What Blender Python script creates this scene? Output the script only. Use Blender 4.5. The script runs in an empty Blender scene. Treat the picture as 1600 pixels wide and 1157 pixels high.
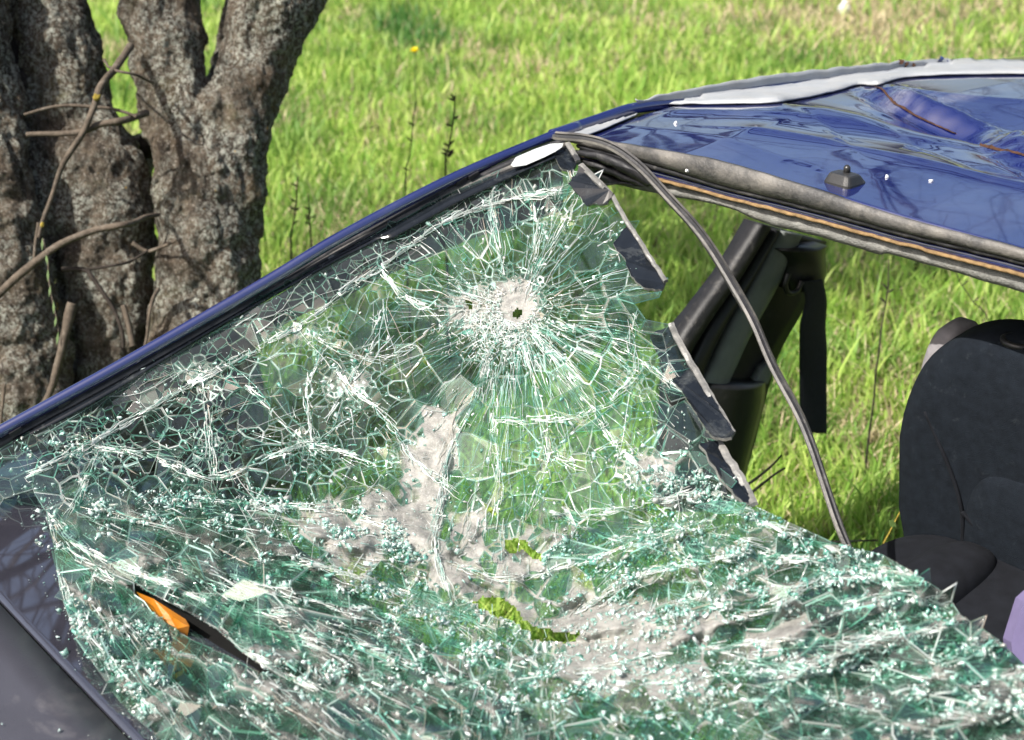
import bpy, bmesh, math, random
import numpy as np
from mathutils import Vector, Matrix, noise, kdtree
from math import radians, sin, cos, tan, pi, atan2, hypot, exp

random.seed(11); RNG = np.random.default_rng(11)
scene = bpy.context.scene
C = scene.collection

# ---------------------------------------------------------------- camera, sky, sun
CAM = Vector((1.27, -0.68, 1.90)); PITCH = radians(24.5); FPX = 2200.0
HEAD = Vector((-0.755, 0.656, 0)).normalized(); RIGHT = Vector((HEAD.y, -HEAD.x, 0))
FWD = HEAD * cos(PITCH) - Vector((0, 0, 1)) * sin(PITCH)
UP = RIGHT.cross(FWD)
cam_d = bpy.data.cameras.new('camera'); cam = bpy.data.objects.new('camera', cam_d); C.objects.link(cam)
cam.location = CAM
cam.rotation_euler = Matrix((RIGHT, UP, -FWD)).transposed().to_euler()
cam_d.sensor_width = 36; cam_d.lens = FPX / 1600 * 36; cam_d.clip_start = 0.05; cam_d.clip_end = 2000
cam_d.dof.use_dof = True; cam_d.dof.focus_distance = 2.15; cam_d.dof.aperture_fstop = 5.6
scene.camera = cam

SUN_EL = radians(50)
sdir_h = (-HEAD * 0.55 - RIGHT * 0.83).normalized()       # horizontal direction towards the sun
SUNV = (sdir_h * cos(SUN_EL) + Vector((0, 0, 1)) * sin(SUN_EL)).normalized()
w = bpy.data.worlds.new('World'); scene.world = w; w.use_nodes = True
nt = w.node_tree; nt.nodes.clear()
wo = nt.nodes.new('ShaderNodeOutputWorld'); bg = nt.nodes.new('ShaderNodeBackground'); sky = nt.nodes.new('ShaderNodeTexSky')
sky.sky_type = 'NISHITA'; sky.sun_disc = False; sky.sun_elevation = SUN_EL
sky.sun_rotation = atan2(sdir_h.x, sdir_h.y)
sky.dust_density = 5.0; sky.air_density = 1.0
bg.inputs[1].default_value = 0.115
nt.links.new(sky.outputs[0], bg.inputs[0]); nt.links.new(bg.outputs[0], wo.inputs[0])
sl = bpy.data.lights.new('sun', 'SUN'); sl.energy = 5.0; sl.angle = radians(0.5); sl.color = (1, 0.955, 0.88)
so = bpy.data.objects.new('sun', sl); C.objects.link(so); so.rotation_euler = SUNV.to_track_quat('Z', 'Y').to_euler()
scene.view_settings.view_transform = 'Standard'; scene.view_settings.look = 'None'
scene.view_settings.exposure = 0.8; scene.view_settings.gamma = 1
scene.view_settings.use_curve_mapping = False
scene.render.engine = 'CYCLES'
scene.cycles.max_bounces = 14; scene.cycles.transparent_max_bounces = 40
scene.cycles.transmission_bounces = 6; scene.cycles.glossy_bounces = 3; scene.cycles.diffuse_bounces = 3
scene.cycles.use_denoising = True; scene.cycles.caustics_reflective = False; scene.cycles.caustics_refractive = False

# ---------------------------------------------------------------- measuring: photo bearings to places in the world
def ray(px, py):
    return (FWD + RIGHT * ((px - 800) / FPX) - UP * ((py - 578.5) / FPX))
def PZ(px, py, z):
    d = ray(px, py); return CAM + d * ((z - CAM.z) / d.z)
def PX(px, py, x):
    d = ray(px, py); return CAM + d * ((x - CAM.x) / d.x)
def PY(px, py, y):
    d = ray(px, py); return CAM + d * ((y - CAM.y) / d.y)
def PD(px, py, dist):                       # at a distance along the view axis
    return CAM + ray(px, py) * dist
def PPL(px, py, p0, n):
    d = ray(px, py); return CAM + d * ((p0 - CAM).dot(n) / d.dot(n))

# ---------------------------------------------------------------- materials
class NT:
    def __init__(s, name):
        s.m = bpy.data.materials.new(name); s.m.use_nodes = True; s.t = s.m.node_tree; s.t.nodes.clear()
        s.out = s.t.nodes.new('ShaderNodeOutputMaterial')
    def n(s, typ, **kw):
        x = s.t.nodes.new('ShaderNode' + typ)
        for k, v in kw.items():
            if k.startswith('i_'):
                key = k[2:]; key = int(key) if key.isdigit() else key.replace('_', ' ')
                s.set(x.inputs[key], v)
            else: setattr(x, k, v)
        return x
    def set(s, sock, v):
        if hasattr(v, 'links') or isinstance(v, bpy.types.NodeSocket): s.t.links.new(v, sock)
        else:
            if isinstance(v, (tuple, list)) and len(v) == 3 and sock.type == 'RGBA': v = (*v, 1)
            sock.default_value = v
    def noise(s, scale, detail=4, rough=0.55, vec=None, dist=0.0):
        x = s.n('TexNoise'); x.inputs['Scale'].default_value = scale; x.inputs['Detail'].default_value = detail
        x.inputs['Roughness'].default_value = rough; x.inputs['Distortion'].default_value = dist
        if vec is not None: s.t.links.new(vec, x.inputs['Vector'])
        return x.outputs['Fac']
    def ramp(s, f, stops):
        x = s.n('ValToRGB'); s.t.links.new(f, x.inputs[0]); e = x.color_ramp.elements
        while len(e) > len(stops): e.remove(e[-1])
        while len(e) < len(stops): e.new(0.5)
        for k, (p, c) in enumerate(stops):
            e[k].position = p
            if not isinstance(c, tuple): c = (c, c, c)
            e[k].color = (*c, 1)
        return x.outputs[0]
    def mix(s, f, a, b, mode='MIX'):
        x = s.n('Mix', data_type='RGBA', blend_type=mode)
        s.set(x.inputs[0], f); s.set(x.inputs[6], a); s.set(x.inputs[7], b); return x.outputs[2]
    def math(s, op, a, b=0.0):
        x = s.n('Math', operation=op); s.set(x.inputs[0], a); s.set(x.inputs[1], b); return x.outputs[0]
    def coord(s, scale=(1, 1, 1)):
        t = s.n('TexCoord'); m = s.n('Mapping'); m.inputs['Scale'].default_value = scale
        s.t.links.new(t.outputs['Object'], m.inputs[0]); return m.outputs[0]
    def bump(s, h, strength=0.3, dist=0.01, nrm=None):
        b = s.n('Bump'); b.inputs['Strength'].default_value = strength; b.inputs['Distance'].default_value = dist
        s.t.links.new(h, b.inputs['Height'])
        if nrm is not None: s.t.links.new(nrm, b.inputs['Normal'])
        return b.outputs[0]
    def bsdf(s, color, rough=0.5, **kw):
        b = s.n('BsdfPrincipled'); s.set(b.inputs['Base Color'], color); s.set(b.inputs['Roughness'], rough)
        for k, v in kw.items(): s.set(b.inputs[k.replace('_', ' ')], v)
        return b
    def end(s, sh):
        s.t.links.new(sh.outputs[0] if hasattr(sh, 'outputs') else sh, s.out.inputs[0]); return s.m

def simple(name, col, rough=0.5, spec=0.5, var=0.25, nscale=30, bump=0.0, bscale=200, dust=0.0, dustcol=(.42,.38,.33), metallic=0, coat=0):
    s = NT(name); v = s.coord()
    n = s.noise(nscale, 5, 0.6, v)
    c = s.mix(s.ramp(n, [(0.3, 0), (0.7, 1)]), tuple(x * (1 - var) for x in col), tuple(min(1, x * (1 + var)) for x in col))
    r = rough
    if dust > 0:
        d = s.ramp(s.noise(nscale * .6, 8, 0.7, v, 0.3), [(0.62 - dust * .35, 0), (0.80 - dust * .2, 1)])
        d2 = s.math('MULTIPLY', d, min(1, .35 + dust * .6))
        c = s.mix(d2, c, dustcol)
        r = s.math('MAXIMUM', s.math('MULTIPLY', d2, .9), rough)
    kw = {}
    if bump: kw['Normal'] = s.bump(s.noise(bscale, 4, 0.6, v), bump, 0.004)
    b = s.bsdf(c, r, Specular_IOR_Level=spec, Metallic=metallic, Coat_Weight=coat, Coat_IOR=1.8, **kw)
    return s.end(b)

def vcol_mat(name, rough=0.6, transl=0.35, spec=0.3):
    s = NT(name); a = s.n('Attribute', attribute_name='Col')
    b = s.bsdf(a.outputs['Color'], rough, Specular_IOR_Level=spec)
    t = s.n('BsdfTranslucent'); s.set(t.inputs[0], a.outputs['Color'])
    m = s.n('MixShader'); m.inputs[0].default_value = transl
    s.t.links.new(b.outputs[0], m.inputs[1]); s.t.links.new(t.outputs[0], m.inputs[2])
    return s.end(m)

def glass_mat(name, tint, dirt=0.12, rough=0.02, scale=25, spec=1.9):
    s = NT(name); v = s.coord()
    tr = s.n('BsdfTransparent'); tr.inputs[0].default_value = (*tint, 1)
    gl = s.n('BsdfGlossy'); gl.inputs['Roughness'].default_value = rough
    lw = s.n('LayerWeight'); lw.inputs[0].default_value = .5
    fr = s.math('ADD', s.math('MULTIPLY', s.math('POWER', lw.outputs['Facing'], 4.0), .8), .045 * spec)
    m = s.n('MixShader'); s.t.links.new(fr, m.inputs[0]); s.t.links.new(tr.outputs[0], m.inputs[1]); s.t.links.new(gl.outputs[0], m.inputs[2])
    d = s.ramp(s.noise(scale, 8, 0.75, v, .5), [(0.45, 0), (0.8, 1)])
    d = s.math('ADD', s.math('MULTIPLY', d, dirt), dirt * .25)
    df = s.n('BsdfDiffuse'); df.inputs[0].default_value = (.42, .50, .46, 1)
    m2 = s.n('MixShader'); s.t.links.new(d, m2.inputs[0]); s.t.links.new(m.outputs[0], m2.inputs[1]); s.t.links.new(df.outputs[0], m2.inputs[2])
    return s.end(m2)

def crack_mat(name):                       # broken glass edges: pale, teal, partly clear, glinting
    s = NT(name); a = s.n('Attribute', attribute_name='Col')
    df = s.n('BsdfDiffuse'); s.set(df.inputs[0], a.outputs['Color'])
    tl = s.n('BsdfTranslucent'); s.set(tl.inputs[0], a.outputs['Color'])
    m = s.n('MixShader'); m.inputs[0].default_value = .35
    s.t.links.new(df.outputs[0], m.inputs[1]); s.t.links.new(tl.outputs[0], m.inputs[2])
    gl = s.n('BsdfGlossy'); gl.inputs['Roughness'].default_value = .16
    m2 = s.n('MixShader'); m2.inputs[0].default_value = .16
    s.t.links.new(m.outputs[0], m2.inputs[1]); s.t.links.new(gl.outputs[0], m2.inputs[2])
    tr = s.n('BsdfTransparent'); tr.inputs[0].default_value = (.7, .93, .86, 1)
    m3 = s.n('MixShader'); s.set(m3.inputs[0], a.outputs['Alpha'])
    s.t.links.new(tr.outputs[0], m3.inputs[1]); s.t.links.new(m2.outputs[0], m3.inputs[2])
    return s.end(m3)

def film_mat():                            # torn plastic interlayer with ground glass dust on it
    s = NT('interlayer_film'); v = s.coord()
    n = s.noise(38, 8, .7, v, .6); n2 = s.noise(420, 4, .7, v)
    c = s.mix(s.ramp(n, [(0.3, 0), (0.7, 1)]), (.15, .145, .138), (.42, .405, .38))
    c = s.mix(s.ramp(n2, [(0.54, 0), (0.74, 1)]), c, (.50, .53, .51))
    b = s.bsdf(c, .55, Specular_IOR_Level=.4, Normal=s.bump(s.noise(160, 6, .7, v), .5, .004))
    tl = s.n('BsdfTranslucent'); s.set(tl.inputs[0], c)
    m = s.n('MixShader'); m.inputs[0].default_value = .22
    s.t.links.new(b.outputs[0], m.inputs[1]); s.t.links.new(tl.outputs[0], m.inputs[2])
    tr = s.n('BsdfTransparent'); tr.inputs[0].default_value = (.8, .88, .84, 1)
    at = s.n('Attribute', attribute_name='Col')
    al = s.math('MULTIPLY', at.outputs['Alpha'], s.ramp(s.noise(60, 7, .75, v, .4), [(0.30, .55), (0.55, 1.15)]))
    al = s.math('MINIMUM', s.math('MULTIPLY', al, 1.1), .97)
    m2 = s.n('MixShader'); s.set(m2.inputs[0], al)
    s.t.links.new(tr.outputs[0], m2.inputs[1]); s.t.links.new(m.outputs[0], m2.inputs[2])
    return s.end(m2)

def paint_mat():
    s = NT('blue_paint'); v = s.coord()
    dust = s.ramp(s.noise(5, 9, .62, s.coord((1, .35, 1)), .8), [(0.46, 0), (0.72, 1)])
    fine = s.ramp(s.noise(90, 6, .75, v), [(0.35, .3), (0.7, 1)])
    a = s.n('Attribute', attribute_name='dust')
    d = s.math('MULTIPLY', s.math('MULTIPLY', dust, fine), s.math('ADD', a.outputs['Fac'], .16))
    d = s.math('MINIMUM', d, .8)
    c = s.mix(d, (.006, .011, .075), (.26, .27, .31))
    r = s.math('ADD', s.math('MULTIPLY', d, .5), .05)
    b = s.bsdf(c, r, Specular_IOR_Level=.6, Coat_Weight=1.0, Coat_IOR=1.85, Coat_Roughness=.03, Normal=s.bump(s.noise(9, 3, .5, v), .08, .02))
    return s.end(b)

def bark_mat():
    s = NT('bark'); v = s.coord(); vs = s.coord((1, 1, .3))
    base = s.mix(s.ramp(s.noise(14, 8, .65, vs), [(0.3, 0), (0.7, 1)]), (.034, .027, .020), (.165, .130, .095))
    vor = s.n('TexVoronoi', feature='F1'); vor.inputs['Scale'].default_value = 75; s.t.links.new(vs, vor.inputs['Vector'])
    fiss = s.ramp(s.noise(26, 8, .75, vs, .8), [(0.36, 0), (0.5, 1)])
    c = s.mix(fiss, (.035, .026, .02), base)
    mask = s.ramp(s.noise(5.5, 5, .6, v, .5), [(0.36, 0), (0.56, 1)])
    spots = s.ramp(s.noise(80, 6, .85, v), [(0.49, 0), (0.55, 1)])
    l1 = s.math('MULTIPLY', mask, spots)
    c = s.mix(s.math('MULTIPLY', l1, .85), c, (.44, .46, .40))
    fl = s.ramp(s.noise(130, 4, .8, v), [(0.58, 0), (0.64, 1)])
    c = s.mix(s.math('MULTIPLY', fl, .8), c, (.46, .43, .38))
    dk = s.ramp(s.noise(95, 5, .8, vs, .4), [(0.40, 1), (0.47, 0)])
    c = s.mix(s.math('MULTIPLY', dk, .8), c, (.022, .017, .012))
    c = s.mix(s.ramp(s.noise(6, 4, .6, v), [(0.55, 0), (0.75, .4)]), c, (.15, .095, .05))
    og = s.math('MULTIPLY', s.ramp(s.noise(60, 3, .6, v), [(0.70, 0), (0.73, 1)]), s.ramp(s.noise(4, 3, .6, v), [(0.5, 0), (0.55, 1)]))
    c = s.mix(og, c, (.42, .26, .03))
    moss = s.ramp(s.noise(8, 6, .7, v), [(0.55, 0), (0.75, .45)])
    c = s.mix(moss, c, (.10, .10, .035))
    h = s.math('ADD', s.math('MULTIPLY', s.noise(26, 8, .75, vs, .8), 1.6), s.math('MULTIPLY', s.noise(115, 6, .8, v), .8))
    b = s.bsdf(c, .9, Specular_IOR_Level=.2, Normal=s.bump(h, 1.0, .014))
    return s.end(b)

def soil_mat():
    s = NT('meadow_soil'); v = s.coord()
    c = s.mix(s.ramp(s.noise(2.2, 8, .65, v), [(0.35, 0), (0.65, 1)]), (.045, .085, .016), (.13, .14, .05))
    c = s.mix(s.ramp(s.noise(70, 6, .8, v), [(0.4, 0), (0.7, 1)]), c, (.17, .17, .07))
    return s.end(s.bsdf(c, .95, Specular_IOR_Level=.1, Normal=s.bump(s.noise(60, 6, .8, v), .8, .02)))

M = {}
M['glass'] = glass_mat('windscreen_glass', (.64, .83, .76), .03)
M['glass_one'] = glass_mat('small_windscreen_glass', (.54, .76, .68), .04)
M['glass_clear'] = glass_mat('thin_glass', (.78, .93, .87), .05)
M['crack'] = crack_mat('broken_glass_edge')
M['film'] = film_mat()
M['paint'] = paint_mat()
M['bark'] = bark_mat()
M['soil'] = soil_mat()
M['grass'] = vcol_mat('grass_blades', .5, .5, .35)
M['bonnet_gloss'] = simple('black_gloss_panel', (.022, .022, .030), .02, .9, .2, 12, dust=.02, dustcol=(.12, .12, .12), coat=1)
M['bonnet_matt'] = simple('grey_matt_panel', (.042, .042, .052), .30, .6, .10, 14, .10, 500, dust=.25, dustcol=(.19, .18, .18))
M['rubber'] = simple('black_rubber', (.016, .016, .018), .5, .4, .3, 60, .2, 300, dust=.25, dustcol=(.16, .15, .14))
M['rubber_dusty'] = simple('dusty_rubber', (.045, .044, .044), .5, .4, .3, 22, .4, 200, dust=.6, dustcol=(.21, .195, .175))
M['trim_black'] = simple('black_trim', (.014, .014, .016), .4, .4, .2, 30, .1, 400, dust=.1, dustcol=(.08, .08, .08))
M['trim_grey'] = simple('grey_trim', (.15, .165, .16), .55, .4, .12, 30, .15, 500, dust=.15, dustcol=(.16, .16, .15))
M['primer'] = simple('pale_grey_primer', (.27, .285, .30), .45, .5, .12, 16, .2, 120, dust=.45, dustcol=(.34, .33, .31))
M['headliner'] = simple('grey_headliner', (.18, .18, .17), .95, .1, .3, 60, .8, 300, dust=.4, dustcol=(.36, .34, .31))
M['glue'] = simple('ochre_glue', (.19, .125, .06), .8, .2, .4, 80, .5, 300)
M['wrinkled_paint'] = simple('wrinkled_blue_paint', (.012, .022, .10), .22, .6, .4, 30, .9, 90, dust=.35, dustcol=(.30, .28, .26), coat=.5)
M['rust'] = simple('rust', (.05, .024, .014), .85, .2, .5, 90, .8, 250)
M['frit'] = simple('black_frit_glass', (.008, .010, .013), .12, .4, .3, 40, dust=.22, dustcol=(.10, .11, .11))
M['frit_edge'] = simple('dusty_glass_edge', (.12, .12, .115), .35, .5, .3, 60, .4, 200, dust=.5, dustcol=(.25, .24, .22))
M['sticker'] = simple('white_residue', (.42, .44, .44), .7, .3, .1, 120, .6, 220, dust=.55, dustcol=(.30, .33, .33))
M['fabric'] = simple('dark_seat_fabric', (.009, .012, .017), .95, .1, .25, 70, .6, 900, dust=.03, dustcol=(.07, .08, .09))
M['piping'] = simple('grey_seat_cloth', (.19, .18, .19), .95, .15, .15, 60, .3, 700)
M['fabric_black'] = simple('black_seat_cloth', (.007, .008, .011), .95, .15, .3, 40, .3, 800)
M['webbing'] = simple('belt_webbing', (.014, .015, .022), .7, .3, .2, 90, .3, 900)
M['orange'] = simple('orange_plastic', (.40, .14, .010), .35, .5, .1, 60, .1, 200)
M['slit_shade'] = simple('black_slit_shade', (.005, .005, .005), .9, .1, .1, 40)  # near-black colour that paints the darkness down in the slit
M['lilac'] = simple('lilac_cloth', (.13, .11, .21), .8, .2, .1, 40)
M['white'] = simple('white_plastic', (.6, .6, .6), .6, .3, .08, 40)
M['dash'] = simple('grey_dashboard', (.045, .052, .045), .7, .3, .25, 9, .3, 500, dust=.4, dustcol=(.12, .13, .10))
M['twig'] = simple('grey_twig_bark', (.085, .068, .052), .85, .2, .4, 60, .6, 220, dust=.3, dustcol=(.22, .20, .17))
M['twig_dark'] = simple('dark_twig_bark', (.030, .024, .020), .85, .2, .4, 60, .6, 220)
M['yellow'] = simple('yellow_petals', (.85, .72, .02), .7, .2, .1, 40)
M['lichen'] = simple('yellow_lichen', (.26, .20, .04), .9, .1, .3, 200, .8, 300)
M['leaf'] = simple('green_leaf', (.07, .12, .03), .6, .3, .2, 60)
M['antenna'] = simple('black_antenna_plastic', (.022, .022, .022), .35, .45, .15, 60, .1, 400, dust=.15, dustcol=(.1, .1, .1))

# ---------------------------------------------------------------- object helpers
def tag(o, label=None, cat=None, group=None, kind=None):
    if label: o['label'] = label
    if cat: o['category'] = cat
    if group: o['group'] = group
    if kind: o['kind'] = kind
    return o
def empty(name, loc=(0, 0, 0)):
    o = bpy.data.objects.new(name, None); C.objects.link(o); o.location = loc; return o
def obj(name, verts, faces, mat, parent=None, smooth=False, mats=None, fm=None, kind=None):
    me = bpy.data.meshes.new(name); me.from_pydata([tuple(v) for v in verts], [], [tuple(f) for f in faces])
    for m_ in (mats or [mat]): me.materials.append(m_)
    if fm is not None: me.polygons.foreach_set('material_index', fm)
    if smooth: me.polygons.foreach_set('use_smooth', [True] * len(me.polygons))
    me.update()
    o = bpy.data.objects.new(name, me); C.objects.link(o)
    if parent:
        o.parent = parent
        off = world_off(parent)
        if off.length > 1e-9:
            me.transform(Matrix.Translation(-off))
    if kind: o['kind'] = kind
    return o
def world_off(o):
    v = Vector((0, 0, 0))
    while o: v = v + o.location; o = o.parent
    return v
def npmesh(name, V, F4, mat, parent=None, cols=None, kind=None, smooth=False):
    """V (n,3); F4 list of arrays (k,m) of faces of one size each"""
    me = bpy.data.meshes.new(name); me.vertices.add(len(V))
    if parent:
        off = world_off(parent); V = V - np.array(off)
    me.vertices.foreach_set('co', np.asarray(V, dtype=np.float32).ravel())
    tot = sum(f.size for f in F4); npoly = sum(len(f) for f in F4)
    me.loops.add(tot); me.polygons.add(npoly)
    idx = np.concatenate([f.ravel() for f in F4]).astype(np.int32)
    me.loops.foreach_set('vertex_index', idx)
    starts = []; c0 = 0
    for f in F4:
        starts.append(c0 + np.arange(len(f)) * f.shape[1]); c0 += f.size
    me.polygons.foreach_set('loop_start', np.concatenate(starts).astype(np.int32))
    me.materials.append(mat)
    if cols is not None:
        a = me.color_attributes.new('Col', 'FLOAT_COLOR', 'POINT'); a.data.foreach_set('color', np.asarray(cols, dtype=np.float32).ravel())
    if smooth: me.polygons.foreach_set('use_smooth', np.ones(npoly, dtype=bool))
    me.update(calc_edges=True); me.validate()
    o = bpy.data.objects.new(name, me); C.objects.link(o)
    if parent: o.parent = parent
    if kind: o['kind'] = kind
    return o

def interp(pts, n):
    """Catmull-Rom through pts (tuples/Vectors of any length), n samples"""
    P = [np.array(p, dtype=float) for p in pts]
    d = [0.0]
    for a, b in zip(P, P[1:]): d.append(d[-1] + max(1e-6, np.linalg.norm(b[:3] - a[:3])))
    out = []
    for t in np.linspace(0, d[-1], n):
        k = 0
        while k < len(P) - 2 and t > d[k + 1]: k += 1
        u = (t - d[k]) / (d[k + 1] - d[k])
        p0 = P[max(k - 1, 0)]; p1 = P[k]; p2 = P[k + 1]; p3 = P[min(k + 2, len(P) - 1)]
        out.append(0.5 * ((2 * p1) + (-p0 + p2) * u + (2 * p0 - 5 * p1 + 4 * p2 - p3) * u * u + (-p0 + 3 * p1 - 3 * p2 + p3) * u ** 3))
    return out

def tube_geo(pts, radii, seg=8, flat=None, wob=0.0, jit=0.0):
    """pts Vectors; returns verts, faces. flat=(w,h,updir) gives a rectangular rounded profile"""
    V = []; F = []; n = len(pts); prev = None
    for i, p in enumerate(pts):
        p = Vector(p)
        t = (Vector(pts[min(i + 1, n - 1)]) - Vector(pts[max(i - 1, 0)])).normalized()
        if prev is None:
            a = Vector((0, 0, 1)) if abs(t.z) < .9 else Vector((1, 0, 0))
            prev = a
        s = (prev - t * prev.dot(t)).normalized(); b = t.cross(s); prev = s
        for k in range(seg):
            an = 2 * pi * k / seg
            r = radii[i] * (1 + wob * noise.noise((p + s * cos(an) * .1 + b * sin(an) * .1) * 14))
            V.append(p + (s * cos(an) + b * sin(an)) * r)
    for i in range(n - 1):
        for k in range(seg):
            k2 = (k + 1) % seg
            F.append((i * seg + k, i * seg + k2, (i + 1) * seg + k2, (i + 1) * seg + k))
    F.append(tuple(range(seg))[::-1]); F.append(tuple((n - 1) * seg + k for k in range(seg)))
    return V, F
def tube(name, pts, r0, r1, mat, parent=None, seg=8, n=None, wob=0.0, jitter=0.0):
    n = n or len(pts) * 5
    P = [Vector(p) for p in interp(pts, n)]
    if jitter:
        P = [p + noise.noise_vector(p * 9 + Vector((n, 3, 1))) * jitter for p in P]
    R = [r0 + (r1 - r0) * i / (n - 1) for i in range(n)]
    V, F = tube_geo(P, R, seg, wob=wob)
    return obj(name, V, F, mat, parent, True)
def profile_sweep(name, P, prof, updirs, mat, parent, smooth=True, closed=True, mats=None, fmf=None):
    """prof: list of (a,b) offsets along side & up vectors at each path point; updirs: Vector or list"""
    V = []; F = []; n = len(P); m = len(prof)
    for i, p in enumerate(P):
        p = Vector(p); t = (Vector(P[min(i + 1, n - 1)]) - Vector(P[max(i - 1, 0)])).normalized()
        u = updirs[i] if isinstance(updirs, list) else updirs
        u = (u - t * u.dot(t)).normalized(); s = t.cross(u)
        for a, b in prof: V.append(p + s * a + u * b)
    fm = []
    for i in range(n - 1):
        for k in range(m if closed else m - 1):
            k2 = (k + 1) % m; F.append((i * m + k, i * m + k2, (i + 1) * m + k2, (i + 1) * m + k)); fm.append(fmf(k) if fmf else 0)
    if closed:
        F.append(tuple(range(m))[::-1]); F.append(tuple((n - 1) * m + k for k in range(m))); fm += [0, 0]
    return obj(name, V, F, mat, parent, smooth, mats=mats, fm=fm if mats else None)
def slab(name, top, nrm, thick, mat, parent, mats=None, fm=None, edge=True):
    """polygon of Vectors extruded along -nrm"""
    n = len(top); V = [Vector(p) for p in top] + [Vector(p) - nrm * thick for p in top]
    F = [tuple(range(n)), tuple(range(2 * n - 1, n - 1, -1))] + [(k, n + k, n + (k + 1) % n, (k + 1) % n) for k in range(n)]
    return obj(name, V, F, mat, parent, mats=mats, fm=[0, 0] + [1] * n if mats else None)
def ribbon(name, tops, bots, fn, thick, mat, parent, n=60, rough=0.0, back=Vector((0, 1, 0)), smooth=True, freq=25):
    """a band between two pixel polylines placed with fn(px,py), with thickness backwards"""
    A = interp([(*t, 0) for t in tops], n); B = interp([(*t, 0) for t in bots], n)
    V = []; F = []
    for a, b in zip(A, B):
        pa = fn(a[0], a[1]); pb = fn(b[0], b[1])
        if rough:
            pa = pa + noise.noise_vector(pa * freq) * rough; pb = pb + noise.noise_vector(pb * freq) * rough
        mid = (pa + pb) / 2 - back * thick * .08
        V += [pa, mid, pb, pb + back * thick, pa + back * thick]
    for i in range(n - 1):
        for k in range(5):
            k2 = (k + 1) % 5; F.append((i * 5 + k, i * 5 + k2, i * 5 + 5 + k2, i * 5 + 5 + k))
    F.append((4, 3, 2, 1, 0)); F.append(tuple((n - 1) * 5 + k for k in range(5)))
    return obj(name, V, F, mat, parent, smooth)

# ================================================================ SETTING: meadow
def ground_z(x, y):
    return 0.05 * noise.noise(Vector((x * .35, y * .35, 0))) + 0.02 * noise.noise(Vector((x * 1.7, y * 1.7, 5)))
gx = np.concatenate([np.linspace(-400, -22, 12)[:-1], np.linspace(-22, 8, 90), np.linspace(8, 400, 12)[1:]])
gy = np.concatenate([np.linspace(-400, -6, 12)[:-1], np.linspace(-6, 26, 90), np.linspace(26, 400, 12)[1:]])
V = [(x, y, ground_z(x, y)) for y in gy for x in gx]; nx = len(gx)
F = [(j * nx + i, j * nx + i + 1, (j + 1) * nx + i + 1, (j + 1) * nx + i) for j in range(len(gy) - 1) for i in range(nx - 1)]
obj('ground', V, F, M['soil'], None, True, kind='structure')

def nz(x, y, s, o=0): return noise.noise(Vector((x * s, y * s, o)))
def gauss2(px, py, cx, cy, sx, sy): return exp(-((px - cx) / sx) ** 2 - ((py - cy) / sy) ** 2)
def project(p):
    d = p - CAM; f = d.dot(FWD); return 800 + d.dot(RIGHT) / f * FPX, 578.5 - d.dot(UP) / f * FPX

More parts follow.
